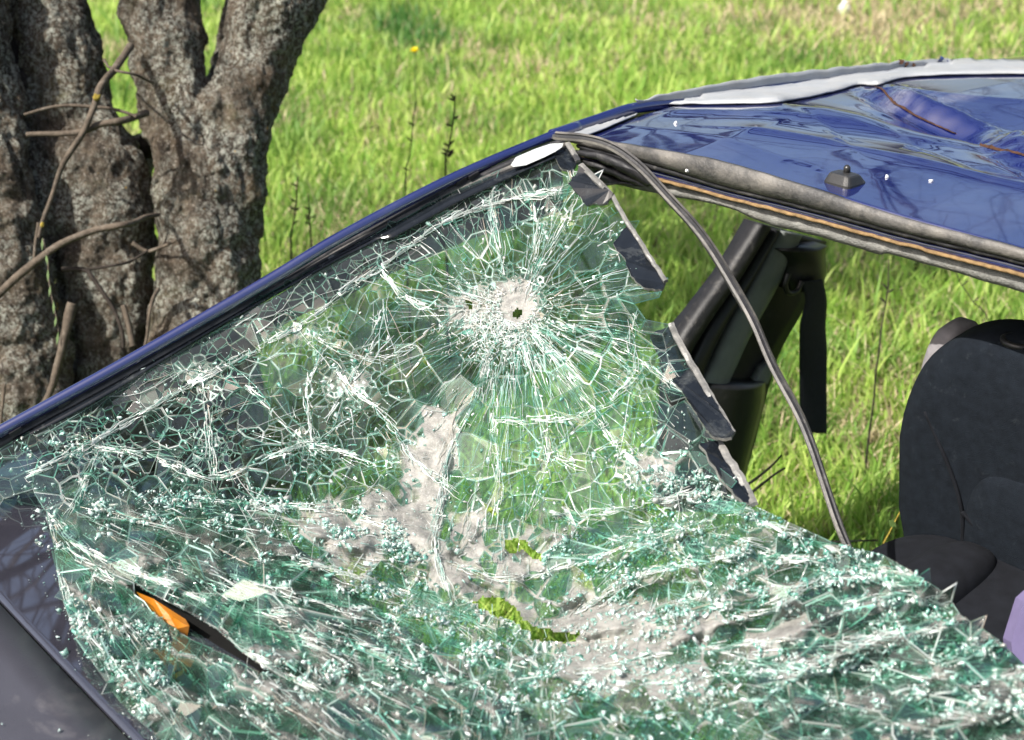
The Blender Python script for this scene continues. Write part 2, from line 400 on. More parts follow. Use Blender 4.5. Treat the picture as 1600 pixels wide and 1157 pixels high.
def build_grass():
    N = 250000
    # distances along the view so that density falls with distance
    u = RNG.random(N); D = 1.7 * (17 / 1.7) ** (u ** .88)
    lat = (RNG.random(N) * 2 - 1) * (D * .50 + .35)
    X = CAM.x + HEAD.x * D + RIGHT.x * lat; Y = CAM.y + HEAD.y * D + RIGHT.y * lat
    keep = np.ones(N, bool); Z = np.zeros(N); patch = np.zeros(N); dark = np.zeros(N)
    grid = {}
    for i in range(N):
        key = (round(X[i] * 12), round(Y[i] * 12))
        g = grid.get(key)
        if g is None:
            x, y = key[0] / 12, key[1] / 12
            z = ground_z(x, y); a = nz(x, y, .9, 3) + .6 * nz(x, y, 3.1, 7)
            b = nz(x, y, 1.4, 11) + .7 * nz(x, y, 4.3, 13)
            px, py = project(Vector((x, y, .08)))
            straw = .95 * a + 1.1 * gauss2(px, py, 1230, 20, 260, 38) + .7 * gauss2(px, py, 1500, 40, 200, 50) + .35 * gauss2(px, py, 520, 330, 130, 90) + .3 * gauss2(px, py, 620, 240, 90, 60) + .3 * gauss2(px, py, 1450, 640, 150, 200)+ .35 * gauss2(px, py, 1250, 780, 120, 80)
            dk = .85 * b + 1.0 * gauss2(px, py, 640, 45, 60, 28) + .35 * gauss2(px, py, 1330, 85, 200, 25) + .3 * gauss2(px, py, 480, 190, 60, 60)- .2 * gauss2(px, py, 1000, 250, 250, 150)
            g = grid[key] = (z, straw, dk)
        Z[i], patch[i], dark[i] = g
    dead = RNG.random(N) < np.clip(.20 + .62 * patch, .05, .88) * np.where(D < 3.6, .55, 1)
    Hh = (.045 + .080 * RNG.random(N) ** 1.6) * (1 + .5 * np.clip(dark, 0, 1)) * np.where(dead, .75, 1.0) * (1 + .018 * D) * np.where(RNG.random(N) < .03, 1.9, 1.0)
    inside = (X > -.85) & (X < .95) & (Y > -1.6) & (Y < 3.0); Hh = np.where(inside, Hh * 1.0, Hh)
    W = (.0020 + .0022 * RNG.random(N)) * (1 + .17 * (D - 2.2)) * np.where(dead, .75, 1.0)
    ang = RNG.random(N) * 2 * pi; lean = (.15 + .75 * RNG.random(N) ** 1.4) * np.where(dead, 1.9, 1.0)
    bend = ang + pi / 2 + RNG.normal(0, .9, N)
    wx, wy = np.cos(ang) * W, np.sin(ang) * W
    bx, by = np.cos(bend), np.sin(bend)
    V = np.zeros((N, 7, 3)); ts = [0, .4, .75, 1.0]
    for k, t in enumerate(ts):
        off = Hh * lean * t ** 1.9; zz = Z - .005 + Hh * t * np.sqrt(np.clip(1 - (lean * t) ** 2 * .28, .12, 1))
        cx = X + bx * off; cy = Y + by * off
        if k < 3:
            wf = [.75, 1.0, .62][k]
            V[:, 2 * k, 0] = cx - wx * wf; V[:, 2 * k, 1] = cy - wy * wf; V[:, 2 * k, 2] = zz
            V[:, 2 * k + 1, 0] = cx + wx * wf; V[:, 2 * k + 1, 1] = cy + wy * wf; V[:, 2 * k + 1, 2] = zz
        else:
            V[:, 6, 0] = cx; V[:, 6, 1] = cy; V[:, 6, 2] = zz
    base = (np.arange(N) * 7)[:, None]
    Q = np.concatenate([base + np.array([[0, 1, 3, 2]]), base + np.array([[2, 3, 5, 4]])]); T = base + np.array([[4, 5, 6]])
    r = RNG.random(N); col = np.zeros((N, 4)); col[:, 3] = 1
    g1 = np.array([.23, .42, .06]); g2 = np.array([.58, .70, .19]); g3 = np.array([.07, .19, .04])
    dk = np.clip(dark * 1.1 + .12, 0, 1)[:, None]
    c = g1 + (g2 - g1) * (r ** 1.3)[:, None]; c = c + (g3 - c) * dk
    s1 = np.array([.74, .64, .42]); s2 = np.array([.42, .34, .20]); rs = RNG.random(N)[:, None]
    cd = s1 + (s2 - s1) * rs
    c = np.where(dead[:, None], cd, c)
    col[:, :3] = c
    cols = np.repeat(col[:, None, :], 7, axis=1).reshape(-1, 4)
    # paler tips
    o = npmesh('grass', V.reshape(-1, 3), [Q, T], M['grass'], None, cols, 'stuff')
    tag(o, 'sunlit green meadow grass mixed with dry straw blades', 'grass')
build_grass()

# ================================================================ TREES
def smoothmod(o, vox, disp):
    m = o.modifiers.new('remesh', 'REMESH'); m.mode = 'VOXEL'; m.voxel_size = vox; m.use_smooth_shade = True
    s = o.modifiers.new('smooth', 'SMOOTH'); s.iterations = 2; s.factor = .5
    for k, (typ, size, st) in enumerate(disp):
        t = bpy.data.textures.new('bark_relief', typ); t.noise_scale = size
        if typ == 'CLOUDS': t.noise_depth = 4
        if typ == 'MUSGRAVE': t.octaves = 5
        d = o.modifiers.new('relief', 'DISPLACE'); d.texture = t; d.strength = st; d.mid_level = .5 if typ == 'CLOUDS' else .3
        d.texture_coords = 'LOCAL'
def stem(pts, dist, seg=84, n=250):
    """pts: (px,py,half width px[,extra distance]); returns verts, faces of a tapered tube"""
    Q = []
    for p in pts:
        d = dist + (p[3] if len(p) > 3 else 0); v = PD(p[0], p[1], d)
        Q.append((v.x, v.y, v.z, p[2] / FPX * d))
    S = interp(Q, n); P = [Vector(s[:3]) for s in S]; R = [s[3] for s in S]
    V, F = tube_geo(P, R, seg, wob=.16); out = []
    for i in range(n):
        for k in range(seg):
            v = V[i * seg + k]; d = (v - P[i]).normalized(); sc = min(1, R[i] / .06)
            a = abs(noise.noise(Vector((v.x * 17, v.y * 17, v.z * 4.5)))); b = abs(noise.noise(Vector((v.x * 42 + 5, v.y * 42, v.z * 15))))
            out.append(v + d * sc * (.026 * min(.5, a * 1.7) + .012 * min(.5, b * 1.6) - .012 + .006 * noise.noise(v * 6)))
    return (out, F), P, R
def tree(name, label, stems, dist, base, branches, top_twigs):
    root = empty(name, base); tag(root, label, 'tree')
    Va = []; Fa = []
    tips = []
    for st in stems:
        (V, F), P, R = stem(st, dist)
        k = len(Va); Va += V; Fa += [tuple(i + k for i in f) for f in F]
        tips.append((P[-1], (P[-1] - P[-25]).normalized(), R[-1]))
    for t in []: pass
    o = obj('trunk', Va, Fa, M['bark'], root, True)
    smoothmod(o, .0058, [('CLOUDS', .03, .008), ('CLOUDS', .012, .011)])
    return root, tips

def twigs(parent, starts, seed, nsub=7, stuffname='twigs'):
    """bare crown above: limbs and ever finer twigs (seen in the reflections and shadows)"""
    rnd = random.Random(seed); V = []; F = []
    def grow(p, d, r, L, lev):
        n = 7; P = [p]; q = p; dd = d
        for i in range(n):
            if lev > 1 or i > 1:
                px_, py_ = project(q)
                if -40 < px_ < 1640 and py_ > -30 and (q - CAM).dot(FWD) > 0: return
            dd = (dd + Vector((rnd.gauss(0, .16), rnd.gauss(0, .16), rnd.gauss(.02, .12)))).normalized()
            q = q + dd * L / n; P.append(q)
        R = [r * (1 - .55 * i / n) for i in range(n + 1)]
        v, f = tube_geo(P, R, 8 if lev < 2 else 5 if lev < 3 else 3); k = len(V); V.extend(v); F.extend([tuple(a + k for a in x) for x in f])
        if lev < 4:
            for j in range(nsub if lev < 3 else 4):
                t = rnd.uniform(.3, 1); i = min(n - 1, int(t * n)); q0 = P[i]
                ax = Vector((rnd.gauss(0, 1), rnd.gauss(0, 1), rnd.gauss(0, .7))).normalized()
                nd = (dd * .75 + ax * .8).normalized()
                grow(q0, nd, R[i] * rnd.uniform(.35, .6), L * rnd.uniform(.4, .62), lev + 1)
    for (p, d, r, L) in starts: grow(p, d, r, L, 1)
    o = obj(stuffname, V, F, M['twig_dark'], parent, True, kind='stuff')
    return o

TD = 3.62
b3 = PD(315, 760, TD); b3.z = 0
t3, tips3 = tree('forked_tree', 'thick lichen covered tree trunk forking into two limbs, nearest the blue windscreen pillar',
    [[(312, 1000, 118), (315, 800, 100), (318, 600, 86), (322, 450, 79), (320, 330, 76), (298, 230, 64), (268, 120, 55), (250, 0, 58), (236, -160, 54), (215, -420, 46)],
     [(315, 700, 76), (325, 450, 76), (332, 320, 74), (362, 200, 62), (404, 90, 56), (436, 0, 64), (490, -120, 56, .1), (600, -400, 46, .2)],
     [(345, 190, 36, .15), (365, 60, 24, .35), (382, -60, 22, .5), (400, -300, 18, .7)]],
    TD, b3, [], 1)
b2 = PD(175, 720, TD + .06); b2.z = 0
t2, tips2 = tree('leaning_tree', 'middle leaning tree trunk with pale lichen and broken twigs, between two others',
    [[(186, 1000, 90), (180, 800, 72), (172, 600, 62), (168, 500, 68), (162, 400, 78), (152, 290, 84), (116, 190, 62), (94, 90, 62), (72, 0, 60), (40, -160, 56), (-10, -420, 48)],
     [(66, 420, 20, -.12), (60, 320, 24, -.12), (50, 230, 20, -.1), (42, 150, 16, -.08), (60, 90, 14)],
     [(200, 300, 34, .05), (218, 245, 22, .1), (226, 215, 18, .12)]],
    TD + .06, b2, [], 1)
b1 = PD(40, 760, TD - .15); b1.z = 0
t1, tips1 = tree('shaded_tree', 'leftmost dark shaded tree trunk cut by the picture edge',
    [[(40, 1000, 110), (32, 800, 100), (28, 600, 88), (8, 450, 78), (-10, 320, 66), (-24, 200, 62), (-42, 100, 58), (-56, 0, 58), (-70, -100, 56), (-90, -400, 48)]],
    TD - .12, b1, [], 1)
for t, tips, sd in ((t3, tips3, 5), (t2, tips2, 8), (t1, tips1, 13)):
    st = []
    rnd = random.Random(sd)
    for (p, d, r) in tips:
        for k in range(3):
            dd = (d + Vector((rnd.gauss(0, .45), rnd.gauss(0, .45), .3))).normalized()
            st.append((p - d * .1 * k, dd, r * .85, 1.9))
    if t is t3:
        for k, (fr_, fh, up) in enumerate(((.95, .35, .12), (.8, .7, .2), (1.0, .05, .16), (.9, .5, .02))):
            st.append((tips3[1][0] - tips3[1][1] * .15 * k, (RIGHT * fr_ + HEAD * fh + Vector((0, 0, up))).normalized(), .035, 3.0))
    twigs(t, st, sd, 6)
# dead sticks leaning and growing among the trunks
def stick(parent, pts, dist, r0, r1, mat='twig', jit=.006):
    return tube('branch', [PD(p[0], p[1], dist + (p[2] if len(p) > 2 else 0)) for p in pts], r0, r1, M[mat], parent, 8, len(pts) * 8, .25, jit)
fr = TD - .30
stick(t3, [(204, 72, .2), (186, 98, .1), (160, 132), (148, 165), (130, 205), (112, 235), (95, 265), (80, 310), (66, 350), (60, 372)], fr, .011, .005)
stick(t3, [(60, 350), (54, 385), (50, 420)], fr, .005, .003)
stick(t3, [(42, 211), (120, 208), (160, 195), (195, 188), (228, 177, .1)], fr + .02, .0065, .009)
stick(t2, [(38, 180), (70, 170), (120, 166), (165, 169), (210, 181), (214, 184)], fr + .03, .004, .004)
stick(t2, [(162, 97, .2), (180, 110), (212, 117), (240, 130, .1)], fr + .05, .004, .003)
stick(t1, [(-12, 465), (20, 437), (55, 410), (100, 380), (150, 360), (200, 347), (245, 337, .2)], fr - .03, .011, .0055, 'twig')
stick(t2, [(95, 421), (130, 422), (145, 436), (162, 458), (178, 485), (190, 520), (192, 545)], fr + .02, .006, .004, 'twig_dark')
stick(t2, [(130, 422), (165, 418), (200, 410), (230, 390)], fr + .06, .004, .003, 'twig_dark')
stick(t2, [(192, 478), (200, 505), (210, 540)], fr, .007, .0075)
stick(t3, [(205, 380, .1), (228, 392, .1), (248, 388, .05), (278, 375)], fr + .1, .006, .003)
stick(t1, [(114, 475), (104, 510), (92, 560), (75, 615), (55, 645), (45, 660)], fr - .02, .012, .006)
stick(t1, [(8, 600), (4, 640), (2, 665)], fr - .03, .004, .003)
stick(t2, [(248, 450, .1), (238, 480), (228, 530), (222, 560)], fr, .005, .003)
for (px, py, s) in ((150, 152, 8), (66, 352, 5)):
    p = PD(px, py, fr - .015 if px < 200 and py < 360 and px not in (98, 88) else TD - .32)
    bm = bmesh.new(); bmesh.ops.create_icosphere(bm, subdivisions=2, radius=s * .62 / FPX * fr)
    for v in bm.verts: v.co *= 1 + 1.1 * noise.noise(v.co * 160 + p)
    bmesh.ops.translate(bm, verts=bm.verts, vec=p)
    obj('lichen_patch', [v.co.copy() for v in bm.verts], [[v.index for v in f.verts] for f in bm.faces], M['lichen'], t2, True); bm.free()
# ivy-like sprout leaves on the left trunks
pts = [(66, 372), (72, 398), (76, 430), (82, 462), (88, 495), (91, 518)]
stick(t1, pts, fr - .03, .0025, .0015)
for i, (x, y) in enumerate(interp([(*p, 0) for p in pts], 7)[k][:2] for k in range(7)):
    p = PD(x, y, fr - .035); q = PD(x + random.uniform(-3, 3), y + random.uniform(16, 24), fr - .04); m = (p + q) / 2; s = RIGHT * .003
    obj('leaf', [p, m + s, q, m - s], [(0, 1, 2), (0, 2, 3)], M['leaf'], t1)

# ================================================================ small plants in the meadow
def weed(px_pts, D, label, r=.004, buds=0, mat='twig_dark', name='dry_weed_stalk', cat='weed stalk'):
    P = [PD(x, y, D) for x, y in px_pts]
    base = P[0].copy(); base.z = ground_z(base.x, base.y)
    root = empty(name, base); tag(root, label, cat, 'thin dry stalks standing in the meadow')
    bot = PD(*px_pts[0], D)
    tube('stem', [base] + P, r, r * .45, M[mat], root, 6, 40, .3, .004)
    V = []; F = []
    for k in range(buds):
        t = random.uniform(.25, .98); seg = interp([tuple(p) for p in P], 50); q = Vector(seg[int(t * 49)])
        dd = (RIGHT * random.choice((-1, 1)) * random.uniform(.6, 1) + Vector((0, 0, 1)) * random.uniform(.2, .9)).normalized()
        v, f = tube_geo([q, q + dd * .012, q + dd * .022], [r * .5, r * .8, r * .2], 5); kk = len(V); V += v; F += [tuple(a + kk for a in x) for x in f]
    if buds: obj('buds', V, F, M[mat], root, True, kind='stuff')
    return root
weed([(634, 308), (641, 240), (646, 200), (650, 160)], 4.3, 'tall thin grey stalk under the dandelion, above the pillar', .0035, 3)
weed([(697, 280), (701, 235), (707, 195), (711, 150)], 4.2, 'knotty dark stalk with buds, right of another by the pillar', .005, 12)
weed([(455, 400), (458, 350), (463, 310), (466, 276)], 4.4, 'short dry stalk nearest the forked tree trunk', .0045, 5)
weed([(487, 390), (486, 350), (483, 320), (482, 305)], 4.5, 'short forked stalk, second one right of the trunk', .004, 5)
weed([(1372, 560), (1380, 500), (1387, 450), (1390, 404)], 3.7, 'grey stalk rising behind the hanging belt under the roof edge', .004, 3)
weed([(1545, 520), (1520, 470), (1500, 440), (1488, 410)], 3.9, 'leaning pale stalk behind the seat backrest', .003, 4)
for pts, lb in (([(1165, 760), (1185, 745), (1205, 728), (1220, 712)], 'upper black twig beside the pillar foot'),
            ([(1172, 772), (1190, 757), (1210, 742), (1226, 733)], 'lower black twig beside the pillar foot'),
            ([(1275, 848), (1310, 847), (1345, 846), (1370, 845)], 'dark stick lying behind the hanging rubber strip')):
    P = [PD(x, y, 2.95) for x, y in pts]; root = tag(empty('twig', P[0]), lb, 'twig')
    tube('stem', P, .0035, .002, M['twig_dark'], root, 6, 24, .3, .004)
# dandelion
dp = PD(648, 82, 7.4); root = empty('dandelion', (dp.x, dp.y, ground_z(dp.x, dp.y))); tag(root, 'single yellow dandelion flower in the grass', 'flower')
tube('stem', [root.location, dp], .004, .003, M['leaf'], root, 6, 8)
V = []; F = []
for k in range(34):
    a = k * 2.4; e = .25 + .9 * (k / 34); d = Vector((cos(a) * cos(e), sin(a) * cos(e), sin(e))); s = Vector((-sin(a), cos(a), 0)) * .005
    n = len(V); V += [dp - s, dp + s, dp + d * .027 + s, dp + d * .027 - s]; F.append((n, n + 1, n + 2, n + 3))
obj('flower_head', V, F, M['yellow'], root)
# white litter far off
lp = PD(1318, 18, 10.2)
bm = bmesh.new(); bmesh.ops.create_icosphere(bm, subdivisions=3, radius=.05)
for v in bm.verts: v.co = Vector((v.co.x * .7, v.co.y * .7, v.co.z * 1.6)) * (1 + .5 * noise.noise(v.co * 40)) + lp
o = obj('litter', [v.co.copy() for v in bm.verts], [[v.index for v in f.verts] for f in bm.faces], M['white']); bm.free()
tag(o, 'crumpled white scrap lying in the far dry grass', 'litter')
# small sprout with yellow green leaves by the door opening
pts = [(1380, 850), (1392, 828), (1400, 812), (1412, 790), (1425, 770)]
P = [PD(x, y, 2.75) for x, y in pts]; root = tag(empty('sprout', P[0]), 'yellow green sprout with a thin straw stem beside the seat', 'sprout')
tube('stem', P, .002, .0012, M['lichen'], root, 5, 16)
V = []; F = []
for k in range(8):
    a = k * .8; c = PD(1394, 818, 2.74); d = (RIGHT * cos(a) + UP * sin(a)) * random.uniform(.006, .016); s = (RIGHT * -sin(a) + UP * cos(a)) * .0025
    n = len(V); V += [c, c + d * .5 + s, c + d, c + d * .5 - s]; F.append((n, n + 1, n + 2, n + 3))
obj('leaf', V, F, M['leaf'], root)

# ================================================================ THE WRECKED CAR
car = empty('wrecked_car', (0, 0.6, 0))
tag(car, 'dark blue wrecked car with smashed windscreen, crushed roof and missing door', 'car')

# ---- windscreen surface: original pane plane, dented
ZB, SL = 0.90, 0.347
PN = Vector((0, -SL, 1)).normalized(); PP = Vector((0, 0, ZB))
DENT = [  # px, py, metres below the original pane
 (-60, 730, 0), (0, 700, 0), (200, 590, 0), (400, 478, 0), (600, 366, 0), (870, 222, .0), (760, 285, 0),
 (200, 640, .035), (400, 545, .04), (600, 430, .035), (780, 330, .03), (900, 260, .01),
 (955, 310, .03), (1040, 440, .07), (1145, 682, .09), (1172, 782, .11), (1300, 850, .10), (1440, 905, .08), (1560, 1010, .05), (1700, 1100, .03),
 (805, 487, .075), (730, 480, .07), (900, 560, .06), (950, 450, .06), (560, 575, .07), (700, 640, .10), (850, 700, .10), (1000, 680, .09),
 (480, 700, .08), (330, 750, .05), (150, 750, .0), (80, 820, -.005), (90, 900, -.005), (300, 800, .03), (250, 900, .0), (680, 780, .13), (690, 870, .135), (800, 880, .15), (850, 960, .15), (900, 1000, .13),
 (500, 830, .07), (450, 920, .035), (400, 1000, .0), (600, 960, .07), (600, 1060, .03), (750, 1060, .06), (1000, 900, .13), (1000, 1000, .10), (1100, 820, .12), (1200, 930, .10), (1300, 1000, .07), (900, 1090, .05), (1200, 1090, .05), (1450, 1060, .05),
 (150, 1000, -.01), (250, 1100, -.01), (500, 1180, -.01), (1000, 1200, .0), (1600, 1200, .0)]
_c = np.array([(a, b) for a, b, _ in DENT], float); _z = np.array([z for *_, z in DENT])
def _K(A, B):
    d = np.sqrt(((A[:, None, :] - B[None, :, :]) ** 2).sum(-1)) / 100.0
    return np.where(d > 0, d * d * np.log(d + 1e-9), 0)
_A = np.zeros((len(_c) + 3,) * 2); n_ = len(_c); _A[:n_, :n_] = _K(_c, _c) + np.eye(n_) * .02
_A[:n_, n_] = 1; _A[:n_, n_ + 1:] = _c / 1000; _A[n_, :n_] = 1; _A[n_ + 1:, :n_] = _c.T / 1000
_w = np.linalg.solve(_A, np.concatenate([_z, [0, 0, 0]]))
GS = 4; GX0, GY0 = -120, 180; GNX, GNY = 480, 270
_g = np.stack(np.meshgrid(GX0 + np.arange(GNX) * GS, GY0 + np.arange(GNY) * GS), -1).reshape(-1, 2).astype(float)
_d = np.concatenate([_K(_g[i:i + 20000], _c) @ _w[:n_] for i in range(0, len(_g), 20000)]) + _w[n_] + (_g / 1000) @ _w[n_ + 1:]
# crumples: ridged noise following the image of the folds, in metres
def crumple(x, y):
    v = Vector((x * .011, y * .016, 0)); a = 1 - abs(noise.noise(v)) * 2
    b = 1 - abs(noise.noise(v * 2.3 + Vector((9, 2, 1)))) * 2
    pd = (y - (722 - .571 * x)) / 1.15                      # pixels below the pillar line
    amp = min(1, max(0, pd / 60)) * (.45 + .55 * min(1, max(0, (y - 500) / 400)))
    h = ((a - .5) * .014 + (b - .5) * .006) * amp
    lo = min(1, max(0, (y - 740) / 120)) * min(1, max(0, pd / 120))
    if lo > 0:                                              # sagging sheet: long folds running with the heap
        cs = []
        for th in (.45, -.30):
            al = x * cos(th) + y * sin(th); ac = -x * sin(th) + y * cos(th)
            cs.append((1 - abs(noise.noise(Vector((al * .0035, ac * .019, 5)))) * 2.4, 1 - abs(noise.noise(Vector((al * .010, ac * .045, 8)))) * 2.2))
        u = min(1, max(0, (x - 620) / 420)); u = u * u * (3 - 2 * u)
        c = cs[0][0] * (1 - u) + cs[1][0] * u; d = cs[0][1] * (1 - u) + cs[1][1] * u
        h -= lo * (c * .026 + d * .006 - .010)
    return h
_cr = np.array([crumple(x, y) for x, y in _g])
_D = (_d + _cr).reshape(GNY, GNX)
def dent(px, py):
    fx = min(max((px - GX0) / GS, 0), GNX - 1.001); fy = min(max((py - GY0) / GS, 0), GNY - 1.001)
    i, j = int(fx), int(fy); u, v = fx - i, fy - j
    return (_D[j, i] * (1 - u) + _D[j, i + 1] * u) * (1 - v) + (_D[j + 1, i] * (1 - u) + _D[j + 1, i + 1] * u) * v
def S(px, py, lift=0.0):
    """point on the windscreen surface"""
    return PPL(px, py, PP - Vector((0, 0, dent(px, py) - lift)), PN)
def SN(px, py):
    a = S(px + 3, py) - S(px - 3, py); b = S(px, py + 3) - S(px, py - 3); n = a.cross(b)
    if n.z < 0: n = -n
    return n.normalized()

OUT = [(-60, 740), (0, 703), (187, 590), (380, 480), (540, 392), (703, 300), (868, 224), (888, 226), (903, 249), (957, 303), (1001, 378), (1041, 440), (1032, 454), (985, 466), (1010, 500), (1050, 508), (1062, 538), (1146, 677), (1120, 690), (1178, 790), (1300, 848), (1380, 868), (1440, 902), (1480, 930), (1500, 960), (1560, 1000), (1600, 1040), (1700, 1100), (1700, 1230), (330, 1230), (190, 1100), (120, 1000), (95, 930), (85, 860), (72, 800), (50, 765), (-60, 800)]
HOLES = [
 [(735, 939), (762, 934), (790, 938), (806, 952), (818, 970), (836, 978), (858, 985), (898, 990), (905, 984), (906, 992), (893, 1004), (862, 1003), (835, 1001), (822, 985), (800, 968), (778, 966), (760, 955)],
 [(788, 843), (808, 840), (821, 847), (830, 858), (846, 868), (845, 876), (826, 868), (816, 858), (800, 864), (787, 860)],
 [(756, 788), (764, 789), (776, 801), (775, 807), (764, 801)],
 [(801, 487), (808, 482), (815, 484), (815, 493), (808, 498), (801, 494)],
 [(723, 473), (732, 468), (739, 472), (738, 483), (733, 484), (731, 477)],
 [(196, 913), (212, 914), (240, 930), (300, 960), (340, 985), (380, 1020), (425, 1052), (405, 1050), (350, 1022), (300, 1000), (260, 975), (225, 945)],
]
def ragged(pl, amp):
    o = []
    for i in range(len(pl)):
        a, b = pl[i], pl[(i + 1) % len(pl)]; L = hypot(b[0] - a[0], b[1] - a[1]); m = max(1, int(L / 5))
        for k in range(m):
            t = k / m; o.append((a[0] + (b[0] - a[0]) * t + random.uniform(-amp, amp), a[1] + (b[1] - a[1]) * t + random.uniform(-amp, amp)))
    return o
HOLES[0] = ragged(HOLES[0], 3.2); HOLES[1] = ragged(HOLES[1], 2.2)
def inside(p, poly):
    x, y = p; c = False; n = len(poly); j = n - 1
    for i in range(n):
        xi, yi = poly[i]; xj, yj = poly[j]
        if (yi > y) != (yj > y) and x < (xj - xi) * (y - yi) / (yj - yi) + xi: c = not c
        j = i
    return c
def seg_dist(p, a, b):
    ax, ay = a; bx, by = b; dx, dy = bx - ax, by - ay; L = dx * dx + dy * dy
    t = 0 if L == 0 else max(0, min(1, ((p[0] - ax) * dx + (p[1] - ay) * dy) / L))
    return hypot(p[0] - ax - t * dx, p[1] - ay - t * dy)
def poly_dist(p, pl): return min(seg_dist(p, pl[i], pl[i + 1]) for i in range(len(pl) - 1))
PIL = [(-60, 740), (0, 703), (187, 590), (380, 480), (540, 392), (703, 300), (868, 224)]

# where the bare interlayer shows / where crumbs lie (photo bearings, strength)
DUST = [(806, 476, 34, 32, 1.5), (729, 481, 26, 28, 1.8), (700, 640, 34, 60, .75), (670, 740, 40, 60, .9), (560, 830, 110, 40, .85), (640, 860, 60, 30, .7),
        (700, 900, 50, 60, .55), (780, 900, 60, 40, .7), (840, 880, 50, 40, .7), (960, 990, 90, 50, .9), (1040, 1060, 110, 45, .9), (1020, 735, 60, 26, .75), (560, 825, 100, 34, .6), (980, 985, 110, 42, .6), (660, 700, 30, 60, .5), (1180, 965, 80, 26, .5), (1150, 900, 90, 30, .6), (620, 790, 60, 26, .7), (740, 830, 40, 40, .6), (860, 940, 60, 26, .8), (900, 1040, 90, 40, .7), (1230, 1010, 60, 30, .5), (500, 870, 70, 20, .5), (700, 1010, 90, 24, .5), (1420, 1040, 90, 24, .4), (1290, 940, 60, 26, .6), (880, 830, 80, 24, .5),
        (950, 470, 50, 50, .45), (610, 830, 70, 30, .6), (545, 600, 36, 30, .55), (430, 520, 60, 14, .6), (310, 580, 30, 16, .6), (260, 860, 55, 16, .8), (860, 300, 60, 18, .4), (1130, 1000, 120, 50, .5), (1500, 960, 40, 30, .5), (650, 1050, 120, 40, .25)]
def dustf(x, y):
    s = 0
    for a, b, c, d, k in DUST:
        q = ((x - a) / c) ** 2 + ((y - b) / d) ** 2
        if q < 6: s += k * exp(-q)
    s *= 1.05 + 1.1 * noise.noise(Vector((x * .03, y * .03, 4)))
    return min(1.15, max(0, s))
CRUMB = [([(150, 785), (250, 800), (400, 800), (520, 815), (640, 850)], 30, 1.0), ([(80, 790), (88, 850), (100, 930), (120, 990)], 12, .5), ([(130, 960), (180, 1030), (230, 1110)], 24, 1.0), ([(200, 960), (235, 1000), (250, 1050)], 30, 1.0),
         ([(430, 900), (600, 930), (720, 990), (850, 1040)], 30, .9), ([(420, 1060), (600, 1010), (800, 1070), (1100, 1090)], 48, .75), ([(1060, 760), (1180, 800), (1320, 870), (1440, 925), (1530, 1010), (1600, 1060)], 34, .9),
         ([(900, 870), (1050, 850), (1200, 860)], 36, .7), ([(1100, 940), (1300, 900), (1430, 960)], 40, .7), ([(1200, 1060), (1400, 1060), (1600, 1080)], 40, .85), ([(760, 500), (800, 540), (860, 560)], 30, .55), ([(980, 730), (1090, 740)], 22, .8),
         ([(880, 350), (960, 360)], 20, .3), ([(480, 590), (560, 560)], 20, .4), ([(50, 700), (130, 690)], 20, .5), ([(1000, 900), (900, 960), (1100, 1000)], 40, .6)]
def crumbf(x, y):
    s = 0
    for pl, sg, k in CRUMB:
        d = poly_dist((x, y), pl)
        if d < sg * 2.2: s += k * exp(-(d / sg) ** 2)
    nn_ = noise.noise(Vector((x * .022, y * .034, 9))) + .6 * noise.noise(Vector((x * .07, y * .09, 3)))
    return min(1, max(0, s * (.25 + 1.7 * nn_)))

STARS = [(805, 487, 300, 24, 34), (728, 480, 70, 12, 22), (544, 605, 105, 14, 24), (318, 590, 62, 10, 16), (333, 700, 72, 10, 16), (487, 700, 78, 12, 18), (498, 532, 62, 10, 16), (644, 716, 62, 12, 18), (592, 418, 84, 10, 16), (155, 700, 85, 12, 18), (855, 712, 62, 9, 12), (990, 590, 60, 9, 12), (690, 880, 60, 9, 12), (1060, 830, 120, 14, 22), (1000, 735, 60, 12, 18), (860, 360, 70, 12, 18)]
def owner(x, y):
    pd = poly_dist((x, y), PIL)
    if pd < 46 and x > 30: return 'pillar'
    best, bo = 1.0, None
    for k, s in enumerate(STARS):
        d = hypot(x - s[0], y - s[1]) / s[2] * (1 if k else 1.15)
        if d < best: best, bo = d, k
    if bo is not None: return bo
    if y > 780 and x < 700 and (y - 1000) < .5 * (x - 200) + 400: return 'fan_left'
    if x > 880 and y > 820: return 'fan_right'
    return 'bg'
